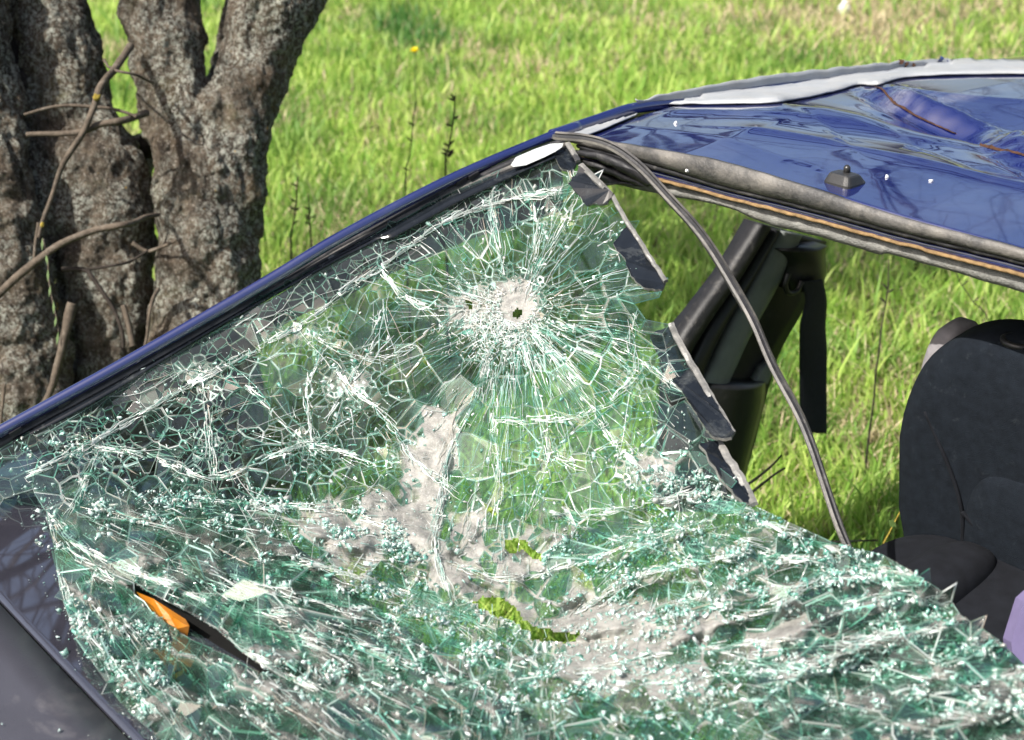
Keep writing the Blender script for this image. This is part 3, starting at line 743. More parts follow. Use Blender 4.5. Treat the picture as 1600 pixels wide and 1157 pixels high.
def make_seeds(scale=1.0, seed=1):
    rnd = random.Random(seed); out = []
    def ok(x, y, tagname):
        return inside((x, y), OUT) and owner(x, y) == tagname
    for k, (cx, cy, R, s0, s1) in enumerate(STARS):
        r = 7.0; ring = 0
        while r < R * 1.25:
            f = min(1, r / R); ns = int((s0 * .5 + (s1 - s0 * .5) * f ** .5) * scale * .88); ph = rnd.random() * 6.3
            if r < 80 and k == 0: ns = int(2 * pi * r / (6 + r * .05))
            for i in range(ns):
                a = ph + 2 * pi * (i + rnd.uniform(-.33, .33)) / ns; rr = r * rnd.uniform(.82, 1.2)
                x, y = cx + rr * cos(a), cy + rr * sin(a) * .92
                if ok(x, y, k): out.append((x, y))
            if k == 0 and r < 80: r += 6 + r * .06
            else: r *= 1.25 if r < 60 else 1.52
            if r < 14: r += 3
    d0 = Vector((868 + 60, 224 - 740)).normalized(); nrm = Vector((-d0.y, d0.x))
    for i in range(int(60 * scale)):
        for off in range(4, 60, 13):
            t = rnd.uniform(0, 1); x = -60 + 928 * t; yl = np.interp(x, [p[0] for p in PIL], [p[1] for p in PIL])
            x, y = x + nrm.x * (off + rnd.uniform(-4, 4)), yl + nrm.y * (off + rnd.uniform(-4, 4))
            if ok(x, y, 'pillar'): out.append((x, y))
    for i in range(int(2600 * scale)):
        r = rnd.uniform(40, 720); a = radians(rnd.uniform(-12, 75)); x, y = 50 + r * cos(a), 770 + r * sin(a)
        if ok(x, y, 'fan_left'):
            if all(True for _ in ()): cand = (x, y)
            # stretched spacing: reject neighbours across the fan less than along it
            good = True
            for (px, py) in out[-420:]:
                dx, dy = px - x, py - y; al = dx * cos(a) + dy * sin(a); ac = -dx * sin(a) + dy * cos(a)
                if (al / 115) ** 2 + (ac / 23) ** 2 < 1: good = False; break
            if good: out.append(cand)
    for i in range(int(2600 * scale)):
        r = rnd.uniform(30, 880); a = radians(rnd.uniform(-50, 30)); x, y = 830 + r * cos(a), 1010 + r * sin(a)
        if ok(x, y, 'fan_right'):
            good = True
            for (px, py) in out[-520:]:
                dx, dy = px - x, py - y; al = dx * cos(a) + dy * sin(a); ac = -dx * sin(a) + dy * cos(a)
                if (al / 66) ** 2 + (ac / 20) ** 2 < 1: good = False; break
            if good: out.append((x, y))
    bgp = []
    for i in range(int(5000 * scale)):
        x, y = rnd.uniform(-60, 1700), rnd.uniform(230, 1230)
        if ok(x, y, 'bg'):
            sp = 50 if y < 780 else 34 if y < 900 else 28
            if all((px - x) ** 2 + (py - y) ** 2 > sp * sp for (px, py) in bgp): bgp.append((x, y))
    out += bgp
    return out

def cell_polys(seeds, nbrs=26):
    kd = kdtree.KDTree(len(seeds))
    for i, (x, y) in enumerate(seeds): kd.insert((x, y, 0), i)
    kd.balance(); res = []
    for i, (x, y) in enumerate(seeds):
        R = 120; poly = [(x - R, y - R), (x + R, y - R), (x + R, y + R), (x - R, y + R)]
        for co, j, d in kd.find_n((x, y, 0), nbrs):
            if j == i or d < 1e-6: continue
            nx_, ny_ = co.x - x, co.y - y; mx, my = x + nx_ / 2, y + ny_ / 2
            newp = []; n = len(poly)
            for k in range(n):
                a = poly[k]; b = poly[(k + 1) % n]
                da = (a[0] - mx) * nx_ + (a[1] - my) * ny_; db = (b[0] - mx) * nx_ + (b[1] - my) * ny_
                if da <= 0: newp.append(a)
                if (da < 0 < db) or (db < 0 < da):
                    t = da / (da - db); newp.append((a[0] + (b[0] - a[0]) * t, a[1] + (b[1] - a[1]) * t))
            poly = newp
            if len(poly) < 3: break
        res.append(poly if len(poly) >= 3 else None)
    return res
def area(p): return abs(sum(p[i][0] * p[(i + 1) % len(p)][1] - p[(i + 1) % len(p)][0] * p[i][1] for i in range(len(p)))) / 2
def inset(poly, wd):
    cx = sum(p[0] for p in poly) / len(poly); cy = sum(p[1] for p in poly) / len(poly); out = []
    n = len(poly)
    # orientation
    sgn = 1 if sum(poly[i][0] * poly[(i + 1) % n][1] - poly[(i + 1) % n][0] * poly[i][1] for i in range(n)) > 0 else -1
    q = list(poly)
    # clip by every edge moved inwards
    for i in range(n):
        a = poly[i]; b = poly[(i + 1) % n]; L = hypot(b[0] - a[0], b[1] - a[1])
        if L < 1e-6: continue
        nx_, ny_ = (b[1] - a[1]) / L * sgn, -(b[0] - a[0]) / L * sgn   # outward
        mx, my = a[0] - nx_ * wd, a[1] - ny_ * wd; newp = []; m = len(q)
        for k in range(m):
            c0 = q[k]; c1 = q[(k + 1) % m]
            d0_ = (c0[0] - mx) * nx_ + (c0[1] - my) * ny_; d1_ = (c1[0] - mx) * nx_ + (c1[1] - my) * ny_
            if d0_ <= 0: newp.append(c0)
            if (d0_ < 0 < d1_) or (d1_ < 0 < d0_):
                t = d0_ / (d0_ - d1_); newp.append((c0[0] + (c1[0] - c0[0]) * t, c0[1] + (c1[1] - c0[1]) * t))
        q = newp
        if len(q) < 3: return None
    return q
def clean(p, tol=.6):
    out = []
    for a in p:
        if not out or hypot(a[0] - out[-1][0], a[1] - out[-1][1]) > tol: out.append(a)
    if len(out) > 2 and hypot(out[0][0] - out[-1][0], out[0][1] - out[-1][1]) <= tol: out.pop()
    return out if len(out) >= 3 else None

class Acc:                                    # collects coloured triangles / quads
    def __init__(s): s.V = []; s.F3 = []; s.F4 = []; s.C = []
    def add(s, vs, fs, col):
        k = len(s.V); s.V.extend([tuple(v) for v in vs]); s.C.extend([col] * len(vs))
        for f in fs: (s.F3 if len(f) == 3 else s.F4).append([i + k for i in f])
    def build(s, name, mat, parent, kind='stuff'):
        if not s.V: return None
        F = []
        if s.F3: F.append(np.array(s.F3))
        if s.F4: F.append(np.array(s.F4))
        return npmesh(name, np.array(s.V), F, mat, parent, np.array(s.C), kind)
def crack_col(rnd, d=0):
    k = rnd.random()
    if k < .56: c = (.84, .87, .86)
    elif k < .80: c = (.58, .80, .75)
    elif k < .90: c = (.20, .52, .43)
    else: c = (.58, .50, .42)
    f = rnd.uniform(.75, 1.05)
    return tuple(min(.9, x * f) for x in c)

screen = empty('windscreen', (0, 0, 0)); screen.parent = car
# hole-edge seeds in pairs so that the outline of holes and of the pane comes out
seeds = make_seeds(1.0, 3)
def edge_pairs(pl, step, off, closed=True):
    o = []; n = len(pl)
    for i in range(n if closed else n - 1):
        a = pl[i]; b = pl[(i + 1) % n]; L = hypot(b[0] - a[0], b[1] - a[1]); m = max(1, int(L / step))
        for k in range(m):
            t = (k + .5) / m; x, y = a[0] + (b[0] - a[0]) * t, a[1] + (b[1] - a[1]) * t
            nx_, ny_ = (b[1] - a[1]) / L, -(b[0] - a[0]) / L
            o += [(x + nx_ * off, y + ny_ * off), (x - nx_ * off, y - ny_ * off)]
    return o
ep = []
for h in HOLES[:5]: ep += edge_pairs(h, 5, 1.6)
ep += edge_pairs(HOLES[5], 16, 5)
oe = edge_pairs(OUT, 26, 7)
kd_ = kdtree.KDTree(len(ep) + len(oe))
for i, (x, y) in enumerate(ep + oe): kd_.insert((x, y, 0), i)
kd_.balance()
seeds = [s for s in seeds if kd_.find((s[0], s[1], 0))[2] > 8]
allseeds = seeds + ep + oe
polys = cell_polys(allseeds, 64)
rnd = random.Random(77)
film = Acc(); cracks = Acc(); small = Acc()
shards = []
def in_hole(c): return any(inside(c, h) for h in HOLES)
cellinfo = {}
for seed_id, (sd, poly) in enumerate(zip(allseeds, polys)):
    if poly is None or not inside(sd, OUT) or in_hole(sd): continue
    poly = clean(poly)
    if not poly or max(hypot(p[0] - sd[0], p[1] - sd[1]) for p in poly) > 190: continue
    cx = sum(p[0] for p in poly) / len(poly); cy = sum(p[1] for p in poly) / len(poly)
    pcell = poly_dist((cx, cy), PIL) < 60
    du = dustf(cx, cy); wd = (.38 + rnd.random() ** 4 * 2.4) * (1 if cy < 780 else .7) * (.6 if pcell else 1) + min(du, 1.0) * rnd.uniform(1.0, 6.0)
    A = area(poly)
    n = len(poly)
    Pn = [S(*p) for p in poly]
    gone = rnd.random() < max(0, du - .36) * 1.25 or (A < 60 and du > .45)
    ins = None if gone else clean(inset(poly, wd) or [], .5) if inset(poly, wd) else None
    cellinfo[seed_id] = (ins is not None, wd)
    if ins is None:
        if du < .42:
            m = S(cx, cy, .002); c = crack_col(rnd)
            small.add(Pn + [m], [(k, (k + 1) % n, n) for k in range(n)], (*c, rnd.uniform(.25, .9)))
        continue
    # ring of bare film / broken edge
    dustring = du > .45
    m = len(ins); Pi = [S(*p) for p in ins]
    # stitch ring: for each poly vertex connect to nearest inset vertex (fan stitching)
    acc = film if dustring else cracks
    ccol = (1, 1, 1, 1) if dustring else (*crack_col(rnd), rnd.uniform(.08, .42) if rnd.random() < .62 else rnd.uniform(.5, .95))
    near = []
    for p in poly:
        near.append(min(range(m), key=lambda q: (ins[q][0] - p[0]) ** 2 + (ins[q][1] - p[1]) ** 2))
    vs = Pn + Pi; fs = []
    orient = 1 if sum(poly[i][0] * poly[(i + 1) % n][1] - poly[(i + 1) % n][0] * poly[i][1] for i in range(n)) > 0 else -1
    for k in range(n):
        k2 = (k + 1) % n; a, b = near[k], near[k2]
        if a == b: fs.append((k, k2, n + a))
        else:
            steps = (b - a) % m
            if steps <= m // 2 or steps == 1:
                fs.append((k, k2, n + b)); q = a
                for _ in range(steps): fs.append((k, n + (q + 1) % m, n + q)); q = (q + 1) % m
            else: fs.append((k, k2, n + b)); fs.append((k, n + b, n + a))
    if not dustring: acc.add(vs, fs, ccol)
    shards.append((area(ins), ins, cx, cy, du, ccol))
# frit slabs and glass shards: the 300 largest are parts, the rest one joined part
FRIT = [[(868, 224), (887, 225), (903, 249), (894, 268), (874, 262), (866, 240)],
        [(905, 260), (957, 302), (948, 318), (915, 320), (888, 286), (900, 270)],
        [(981, 352), (1001, 378), (1041, 439), (1034, 453), (1004, 450), (986, 430), (975, 404), (958, 381)],
        [(1014, 524), (1048, 506), (1062, 538), (1146, 676), (1144, 684), (1112, 684), (1066, 612), (1040, 580)],
        [(1092, 692), (1120, 690), (1155, 745), (1180, 790), (1160, 784), (1135, 758)]]
shards.sort(key=lambda s: -s[0])
def shard_geo(ins, cx, cy, du, tiltf=1.0):
    nrm = SN(cx, cy); c = S(cx, cy); t = .0022
    ax = Vector((rnd.gauss(0, 1), rnd.gauss(0, 1), rnd.gauss(0, 1))).normalized()
    rot = Matrix.Rotation(radians(rnd.gauss(0, (5.0 if cy < 770 else 3.0) * tiltf) * (1 if poly_dist((cx, cy), OUT) > 30 else .3)), 3, ax)
    # flat pane: fit points to the local plane, tilt a little, keep each above the film
    top = []
    for p in ins:
        q = PPL(p[0], p[1], c + nrm * .0015, nrm) if True else S(*p)
        q = q.lerp(S(*p), .5 if cy < 770 else .85); q = c + rot @ (q - c) + nrm * .0016
        top.append(q)
    return top, nrm, t
for rank, (A, ins, cx, cy, du, ccol) in enumerate(shards):
    top, nrm, t = shard_geo(ins, cx, cy, du, 1.0 if A > 150 else 2)
    n = len(top)
    frit = any(inside((cx, cy), f) for f in FRIT)
    V = top + [p - nrm * t for p in top]
    if rank < 300:
        F = [tuple(range(n)), tuple(range(2 * n - 1, n - 1, -1))] + [(k, n + k, n + (k + 1) % n, (k + 1) % n) for k in range(n)]
        o = obj('glass_shard', V, F, None, screen, mats=[M['glass'], M['crack']], fm=[0, 0] + [1] * n)
        a = o.data.color_attributes.new('Col', 'FLOAT_COLOR', 'POINT'); c = crack_col(rnd); al = rnd.uniform(.3, .8)
        a.data.foreach_set('color', [x for _ in range(2 * n) for x in (*c, al)])
        if inside((cx, cy), OUT) is False: pass
    else:
        if 'pane' not in globals(): pane = Acc(); rim = Acc()
        cc = sum(top, Vector()) / n
        pane.add(top + [cc], [(k, (k + 1) % n, n) for k in range(n)], (1, 1, 1, 1))
        rim.add(V, [(k, n + k, n + (k + 1) % n, (k + 1) % n) for k in range(n)], (*crack_col(rnd), rnd.uniform(.3, .85)))
pane.build('small_glass_shards', M['glass_one'], screen); rim.build('shard_edges', M['crack'], screen)
kda = kdtree.KDTree(len(allseeds))
for i, (x, y) in enumerate(allseeds): kda.insert((x, y, 0), i)
kda.balance()
st_ = 3; fx0, fy0, fnx, fny = -60, 220, 580, 340
fa = np.zeros((fny, fnx)); fv = {}
for j in range(fny):
    for i in range(fnx):
        x, y = fx0 + i * st_, fy0 + j * st_
        if y < 460 and (x < 380 or x > 1060): continue
        d = dustf(x, y); hz = min(1, max(0, (y - 760) / 90)) * max(0, .46 + .75 * noise.noise(Vector((x * .018, y * .030, 21))) + .3 * noise.noise(Vector((x * .07, y * .09, 2))))
        if max(d, hz) < .06 or not inside((x, y), OUT): continue
        nn = kda.find_n((x, y, 0), 2); e = (nn[1][2] - nn[0][2]) / 2; info = cellinfo.get(nn[0][1])
        a = min(1, (d - .05) * 1.5)
        if info and info[0]: a *= min(1, max(.13, 1 - (e - info[1]) * .6))
        a = max(a, hz * (.5 if info and info[0] and e > 3 else .9))
        fa[j, i] = a
FV = []; FF = []; FC = []; fid = -np.ones((fny, fnx), int)
for j in range(fny - 1):
    for i in range(fnx - 1):
        if fa[j:j + 2, i:i + 2].max() < .05: continue
        if in_hole((fx0 + (i + .5) * st_, fy0 + (j + .5) * st_)): continue
        q = []
        for jj, ii in ((j, i), (j, i + 1), (j + 1, i + 1), (j + 1, i)):
            if fid[jj, ii] < 0:
                x, y = fx0 + ii * st_, fy0 + jj * st_
                fid[jj, ii] = len(FV); FV.append(tuple(S(x, y, .0035 * noise.noise(Vector((x * .05, y * .05, 1))) + .0015 * noise.noise(Vector((x * .17, y * .17, 1)))))); FC.append((1, 1, 1, fa[jj, ii]))
            q.append(fid[jj, ii])
        if q: FF.append(q)
npmesh('interlayer_film', np.array(FV), [np.array(FF)], M['film'], screen, np.array(FC), 'stuff', True)
cracks.build('crack_lines', M['crack'], screen); small.build('crushed_glass', M['crack'], screen)

# inner ply: a second, different net of cracks behind the first
seeds2 = make_seeds(1.1, 21); inner = Acc(); done = set()
polys2 = cell_polys(seeds2, 20)
def strip(acc, a, b, w0, w1, lift, col, nseg=3):
    """thin raised splinter between two bearings, following the pane"""
    L = hypot(b[0] - a[0], b[1] - a[1])
    if L < 2: return
    bow = rnd.gauss(0, .05) * L; bow2 = rnd.gauss(0, .025) * L
    tx, ty = (b[0] - a[0]) / L, (b[1] - a[1]) / L; nx_, ny_ = -ty, tx; vs = []; fs = []
    for k in range(nseg + 1):
        u = k / nseg; bb = bow * sin(pi * u) + bow2 * sin(2 * pi * u); x, y = a[0] + (b[0] - a[0]) * u + nx_ * bb, a[1] + (b[1] - a[1]) * u + ny_ * bb; wv = (w0 + (w1 - w0) * u) / 2
        vs += [S(x + nx_ * wv, y + ny_ * wv, lift), S(x, y, lift + .0012), S(x - nx_ * wv, y - ny_ * wv, lift)]
    for k in range(nseg):
        q = k * 3; fs += [(q, q + 1, q + 4, q + 3), (q + 1, q + 2, q + 5, q + 4)]
    acc.add(vs, fs, col)
for sd, poly in zip(seeds2, polys2):
    if poly is None or in_hole(sd): continue
    n = len(poly)
    for k in range(n):
        a, b = poly[k], poly[(k + 1) % n]; key = (round((a[0] + b[0])), round(a[1] + b[1]))
        if key in done or hypot(a[0] - b[0], a[1] - b[1]) > 160: continue
        done.add(key)
        if rnd.random() < (.64 if a[1] < 780 else .30) or not inside(((a[0] + b[0]) / 2, (a[1] + b[1]) / 2), OUT) or not inside(a, OUT) or not inside(b, OUT): continue
        j = 1.2
        strip(inner, (a[0] + rnd.uniform(-j, j), a[1]), (b[0], b[1] + rnd.uniform(-j, j)), (.4 + 1.5 * rnd.random() ** 2), rnd.uniform(.3, 1.0), -.005, (*crack_col(rnd), rnd.uniform(.4, 1)), 2)
inner.build('inner_cracks', M['crack'], screen)

# long splinters running with the cracks
def flow(x, y):
    ow = owner(x, y)
    if ow == 'pillar': return radians(-29)
    if ow == 'fan_left': return atan2(y - 770, x - 50)
    if ow == 'fan_right': return atan2(y - 1010, x - 830)
    if ow == 'bg':
        best = min(STARS, key=lambda s: hypot(x - s[0], y - s[1]) / s[2]); return atan2(y - best[1], x - best[0])
    s = STARS[ow]; return atan2(y - s[1], x - s[0])
spl = Acc()
cnt = 0
while cnt < 4200:
    x, y = rnd.uniform(0, 1660), rnd.uniform(230, 1180)
    if cnt % 3 == 0:
        r = rnd.uniform(30, 250); a = rnd.uniform(0, 2 * pi); x, y = 805 + r * cos(a), 487 + r * sin(a)
    if not inside((x, y), OUT) or in_hole((x, y)): continue
    if rnd.random() < (.72 if y < 790 else .3): cnt += .5; continue
    f = flow(x, y) + rnd.gauss(0, .12); L = rnd.uniform(10, 62) * (1.3 if rnd.random() < .1 else 1)
    if dustf(x, y) > .5: L *= .4
    if rnd.random() < .22: f += pi / 2; L *= .3
    if poly_dist((x, y), PIL) < 75 and rnd.random() < .6: cnt += .2; continue
    b = (x + L * cos(f), y + L * sin(f)); m_ = (x + L * .5 * cos(f), y + L * .5 * sin(f))
    if not inside(b, OUT) or in_hole(b) or in_hole(m_): cnt += .1; continue
    strip(spl, (x, y), b, (.5 + 2.4 * rnd.random() ** 3), rnd.uniform(.2, 1.1), rnd.choice((.0026, .003, -.002)), (*crack_col(rnd), rnd.uniform(.35, 1)), 3)
    cnt += 1
CREASE = [([(150, 700), (230, 712), (333, 747), (420, 715), (487, 695), (560, 715)], 1.2), ([(40, 745), (130, 700), (230, 640), (318, 590), (450, 520), (540, 455), (592, 418), (700, 345), (800, 310), (900, 300)], 1.3),
 ([(498, 532), (600, 560), (700, 500)], .8), ([(592, 418), (640, 470), (720, 480)], 1.0), ([(783, 430), (776, 380), (768, 320), (775, 290)], 1.6), ([(826, 430), (836, 370), (830, 320)], 1.0), ([(905, 300), (880, 350), (850, 400), (830, 440)], 1.0),
 ([(762, 550), (745, 620), (705, 700), (690, 780), (680, 850), (700, 920)], 1.5), ([(770, 655), (850, 656), (905, 650), (960, 620), (990, 584), (985, 530), (1000, 480)], 1.0), ([(544, 605), (600, 650), (644, 716), (700, 760)], 1.1), ([(487, 691), (480, 610), (505, 560), (544, 605)], 1.0),
 ([(772, 560), (770, 655), (780, 740), (775, 800)], 1.0), ([(845, 655), (857, 712), (835, 780)], .8), ([(855, 712), (900, 720), (960, 700), (1000, 735)], .8), ([(318, 590), (325, 660), (335, 745)], 1.0), ([(155, 700), (130, 760), (110, 800)], .9), ([(180, 880), (300, 930), (420, 985), (600, 1040)], 1.0),
 ([(560, 890), (700, 950), (840, 1040)], 1.3), ([(860, 810), (1000, 790), (1100, 770), (1172, 795)], 1.1), ([(940, 400), (1000, 395), (1030, 450)], .8), ([(700, 880), (800, 905), (900, 880), (1010, 850), (1120, 900)], .9), ([(1030, 920), (1180, 960), (1300, 905), (1420, 915)], .9), ([(1100, 1010), (1250, 1040), (1400, 985), (1520, 1000)], .9),
 ([(830, 520), (900, 600), (950, 680)], .9), ([(815, 530), (840, 620), (845, 655)], .9), ([(860, 500), (960, 540), (1050, 600)], .8), ([(90, 880), (120, 960), (180, 1040), (240, 1110)], 1.3), ([(75, 800), (90, 850), (170, 900)], .9), ([(885, 240), (905, 300)], .8), ([(600, 480), (560, 575), (520, 640)], .7),
 ([(75, 800), (120, 850), (200, 890), (290, 925), (360, 950), (450, 960)], 1.5), ([(90, 870), (160, 905), (240, 940), (330, 990), (420, 1040), (480, 1070)], 1.4), ([(360, 900), (470, 930), (600, 960), (700, 1000), (800, 1040)], 1.2), ([(390, 880), (520, 890), (650, 940), (720, 980)], 1.1),
 ([(420, 985), (520, 1000), (640, 1030), (760, 1080)], 1.1), ([(900, 960), (1000, 900), (1150, 870), (1300, 880), (1440, 905)], 1.4), ([(1060, 940), (1180, 945), (1240, 920), (1330, 870)], 1.1), ([(900, 1050), (1100, 1010), (1300, 1000), (1500, 980)], 1.2), ([(1000, 1070), (1200, 1050), (1400, 1060), (1560, 1050)], 1.1),
 ([(1180, 900), (1280, 940), (1400, 930), (1480, 950)], 1.0), ([(1080, 780), (1180, 810), (1300, 860), (1430, 905)], 1.5), ([(300, 780), (420, 790), (540, 800), (620, 830)], 1.0), ([(860, 800), (960, 840), (1080, 830), (1180, 850)], .9), ([(380, 600), (440, 660), (487, 700)], .8)]
for pl, st_k in CREASE:
    q = interp([(*p, 0) for p in pl], 60); Lc = sum(hypot(q[i + 1][0] - q[i][0], q[i + 1][1] - q[i][1]) for i in range(59))
    for k in range(int(Lc * .34 * st_k)):
        i = rnd.randrange(0, 58); a = q[i]; b = q[i + 1]; th = atan2(b[1] - a[1], b[0] - a[0])
        wob = 5 * noise.noise(Vector((i * .3, pl[0][0], 0)))
        x = a[0] - sin(th) * (rnd.gauss(0, 3.2) + wob); y = a[1] + cos(th) * (rnd.gauss(0, 3.2) + wob)
        if rnd.random() < .2: L = rnd.uniform(5, 16); th2 = th + pi / 2 + rnd.gauss(0, .5); x -= cos(th2) * L / 2; y -= sin(th2) * L / 2
        else: L = rnd.uniform(8, 40); th2 = th + rnd.gauss(0, .09)
        e = (x + L * cos(th2), y + L * sin(th2))
        if not inside((x, y), OUT) or not inside(e, OUT) or in_hole((x, y)) or in_hole(e): continue
        c = crack_col(rnd) if rnd.random() < .5 else (.86, .88, .85)
        strip(spl, (x, y), e, (.6 + 2.6 * rnd.random() ** 2.5), rnd.uniform(.3, 1.2), rnd.choice((.003, .0036, .001)), (*c, rnd.uniform(.5, 1)), 3)
# ground white glass round the two blows, then long fine rays
for k in range(1500):
    cx, cy = (790, 505) if k % 5 else (738, 500)
    a = rnd.uniform(0, 2 * pi); rr_ = abs(rnd.gauss(30, 20)); x, y = cx + rr_ * cos(a) * 1.15, cy + rr_ * sin(a)
    if in_hole((x, y)) or (hypot(x - 806, y - 478) < 26): continue
    th = rnd.uniform(0, pi); L = rnd.uniform(2.5, 10)
    c = (.88, .89, .87) if rnd.random() < .65 else crack_col(rnd)
    strip(spl, (x, y), (x + L * cos(th), y + L * sin(th)), rnd.uniform(.6, 2), .5, rnd.uniform(.002, .005), (*c, rnd.uniform(.5, 1)), 1)
for k in range(520):
    a = rnd.gauss(1.15, .75) if rnd.random() < .55 else rnd.uniform(0, 2 * pi); r0_ = abs(rnd.gauss(70, 45)) + 26; L = rnd.uniform(18, 90); x, y = 805 + r0_ * cos(a), 487 + r0_ * sin(a); a += rnd.gauss(0, .05)
    e = (x + L * cos(a), y + L * sin(a))
    if not inside(e, OUT) or not inside((x, y), OUT) or in_hole((x, y)): continue
    strip(spl, (x, y), e, rnd.uniform(.4, 1.5), rnd.uniform(.2, .8), rnd.choice((.003, -.001)), (*crack_col(rnd), rnd.uniform(.4, 1)), 3)
for k in range(420):                         # long fine cracks crossing many pieces
    x, y = rnd.uniform(60, 1560), rnd.uniform(260, 1120)
    if not inside((x, y), OUT) or in_hole((x, y)): continue
    th = flow(x, y) + rnd.gauss(0, .10); L = rnd.uniform(60, 170); e = (x + L * cos(th), y + L * sin(th))
    if not inside(e, OUT) or in_hole(e) or in_hole(((x + e[0]) / 2, (y + e[1]) / 2)) or dustf(x, y) > .5: continue
    strip(spl, (x, y), e, rnd.uniform(.5, 1.7), rnd.uniform(.2, .7), .003, (*crack_col(rnd), rnd.uniform(.35, .95)), 6)
spl.build('splinters', M['crack'], screen)

# flat splinters of glass lying in layers on the sagging part
lay = Acc(); layrim = Acc(); made = 0
while made < 120:
    x, y = rnd.uniform(60, 1560), rnd.uniform(760, 1200)
    if y < 820 and (x < 140 or x > 1250 or rnd.random() < .6): continue
    if not inside((x, y), OUT) or dustf(x, y) > .35: continue
    f = flow(x, y) + rnd.gauss(0, .3); L = rnd.uniform(10, 52) * (1.5 if rnd.random() < .12 else 1); W = L * rnd.uniform(.16, .42)
    m_ = rnd.choice((3, 4, 4, 5)); pl = []
    for k in range(m_):
        a = 2 * pi * (k + rnd.uniform(-.25, .25)) / m_; pl.append((x + L * .5 * cos(a) * cos(f) - W * sin(a) * sin(f), y + L * .5 * cos(a) * sin(f) + W * sin(a) * cos(f)))
    if not all(inside(p, OUT) and not in_hole(p) for p in pl): continue
    tl_ = .12 if poly_dist((x, y), OUT) > 60 else .02; nn = (SN(x, y) + Vector((rnd.gauss(0, tl_), rnd.gauss(0, tl_), 0))).normalized(); c0 = S(x, y, rnd.uniform(.003, .008))
    top = [PPL(p[0], p[1], c0, nn) for p in pl]; bot = [p - nn * .0024 for p in top]
    lay.add(top, [(0, k, k + 1) for k in range(1, m_ - 1)], (1, 1, 1, 1))
    layrim.add(top + bot, [(k, m_ + k, m_ + (k + 1) % m_, (k + 1) % m_) for k in range(m_)], (*rnd.choice(((.55, .78, .72), (.26, .55, .47), (.80, .86, .84))), rnd.uniform(.5, .95)))
    made += 1
lay.build('layered_shards', M['glass'], screen); layrim.build('layered_shard_edges', M['crack'], screen)

# crumbs of toughened glass piled on the folds
CUBE = np.array([(-1, -1, -1), (1, -1, -1), (1, 1, -1), (-1, 1, -1), (-1, -1, 1), (1, -1, 1), (1, 1, 1), (-1, 1, 1)], float)
CF = np.array([(0, 3, 2, 1), (4, 5, 6, 7), (0, 1, 5, 4), (1, 2, 6, 5), (2, 3, 7, 6), (3, 0, 4, 7)])
def crumbs(name, pts, parent, szf=1.0):
    N = len(pts); P = np.array([tuple(p) for p in pts])
    sz = (.0004 + .0021 * RNG.random(N) ** 4.5)[:, None, None] * szf
    B = CUBE[None] * (1 + RNG.normal(0, .32, (N, 8, 3))) * sz * np.array([1.5, .9, .42])[None, None] * (RNG.uniform(.6, 1.6, (N, 1, 3)))
    q = RNG.normal(size=(N, 4)); q /= np.linalg.norm(q, axis=1)[:, None]; a, b, c, d = q.T
    R = np.stack([1 - 2 * (c * c + d * d), 2 * (b * c - a * d), 2 * (b * d + a * c), 2 * (b * c + a * d), 1 - 2 * (b * b + d * d), 2 * (c * d - a * b), 2 * (b * d - a * c), 2 * (c * d + a * b), 1 - 2 * (b * b + c * c)], -1).reshape(N, 3, 3)
    V = np.einsum('nij,nkj->nki', R, B) + P[:, None, :]
    F = (CF[None] + (np.arange(N) * 8)[:, None, None]).reshape(-1, 4)
    cols = []
    for i in range(N):
        c_ = crack_col(rnd); c_ = rnd.choice(((.74, .85, .83), (.52, .76, .70), (.84, .87, .86), (.62, .78, .75), (.22, .52, .44), (.55, .56, .52))); cols.append((*c_, rnd.uniform(.4, 1)))
    cols = np.repeat(np.array(cols)[:, None], 8, axis=1).reshape(-1, 4)
    return npmesh(name, V.reshape(-1, 3), [F], M['crack'], parent, cols, 'stuff')
cp = []
tries = 0
while len(cp) < 22000 and tries < 300000:
    tries += 1
    x, y = rnd.uniform(-20, 1680), rnd.uniform(260, 1200)
    if y < 640 and rnd.random() < .5: continue
    c = crumbf(x, y) + .03
    if rnd.random() > c: continue
    if not inside((x, y), OUT) or in_hole((x, y)): continue
    cp.append(S(x, y, rnd.uniform(.001, .004 + .006 * c)))
crumbs('glass_crumbs', cp, screen)

# black printed border pieces of the torn upper edge
for f in FRIT:
    cx = sum(p[0] for p in f) / len(f); cy = sum(p[1] for p in f) / len(f); nrm = SN(cx, cy)
    f = ragged(f, 1.3)
    top = [PPL(p[0], p[1], S(cx, cy, .006), nrm) + nrm * .004 * noise.noise(Vector((p[0] * .05, p[1] * .05, 2))) for p in f]
    o = slab('black_border_piece', top, nrm, .005, None, screen, mats=[M['frit'], M['frit_edge']])
def edge_strip(pl, wpx=9, lift=.009, mat='frit_edge', name='glass_edge'):
    n = max(12, len(pl) * 6); A = interp([(*p, 0) for p in pl], n)
    P = [S(a[0], a[1], lift) + noise.noise_vector(Vector((a[0] * .12, a[1] * .12, 5))) * .0016 for a in A]; w_ = wpx / 2 / 1000
    return profile_sweep(name, P, [(-w_, -.003), (w_, -.003), (w_, .002), (0, .003), (-w_, .002)], PN, M[mat], screen, False)
edge_strip([(886, 224), (895, 238), (903, 252)], 9); edge_strip([(907, 258), (930, 280), (953, 303)], 10)
edge_strip([(958, 306), (975, 340), (1000, 378), (1020, 410), (1040, 441)], 7); edge_strip([(1048, 506), (1062, 538), (1100, 602), (1145, 678)], 9)
edge_strip([(1122, 692), (1150, 735), (1166, 762), (1178, 788)], 10)
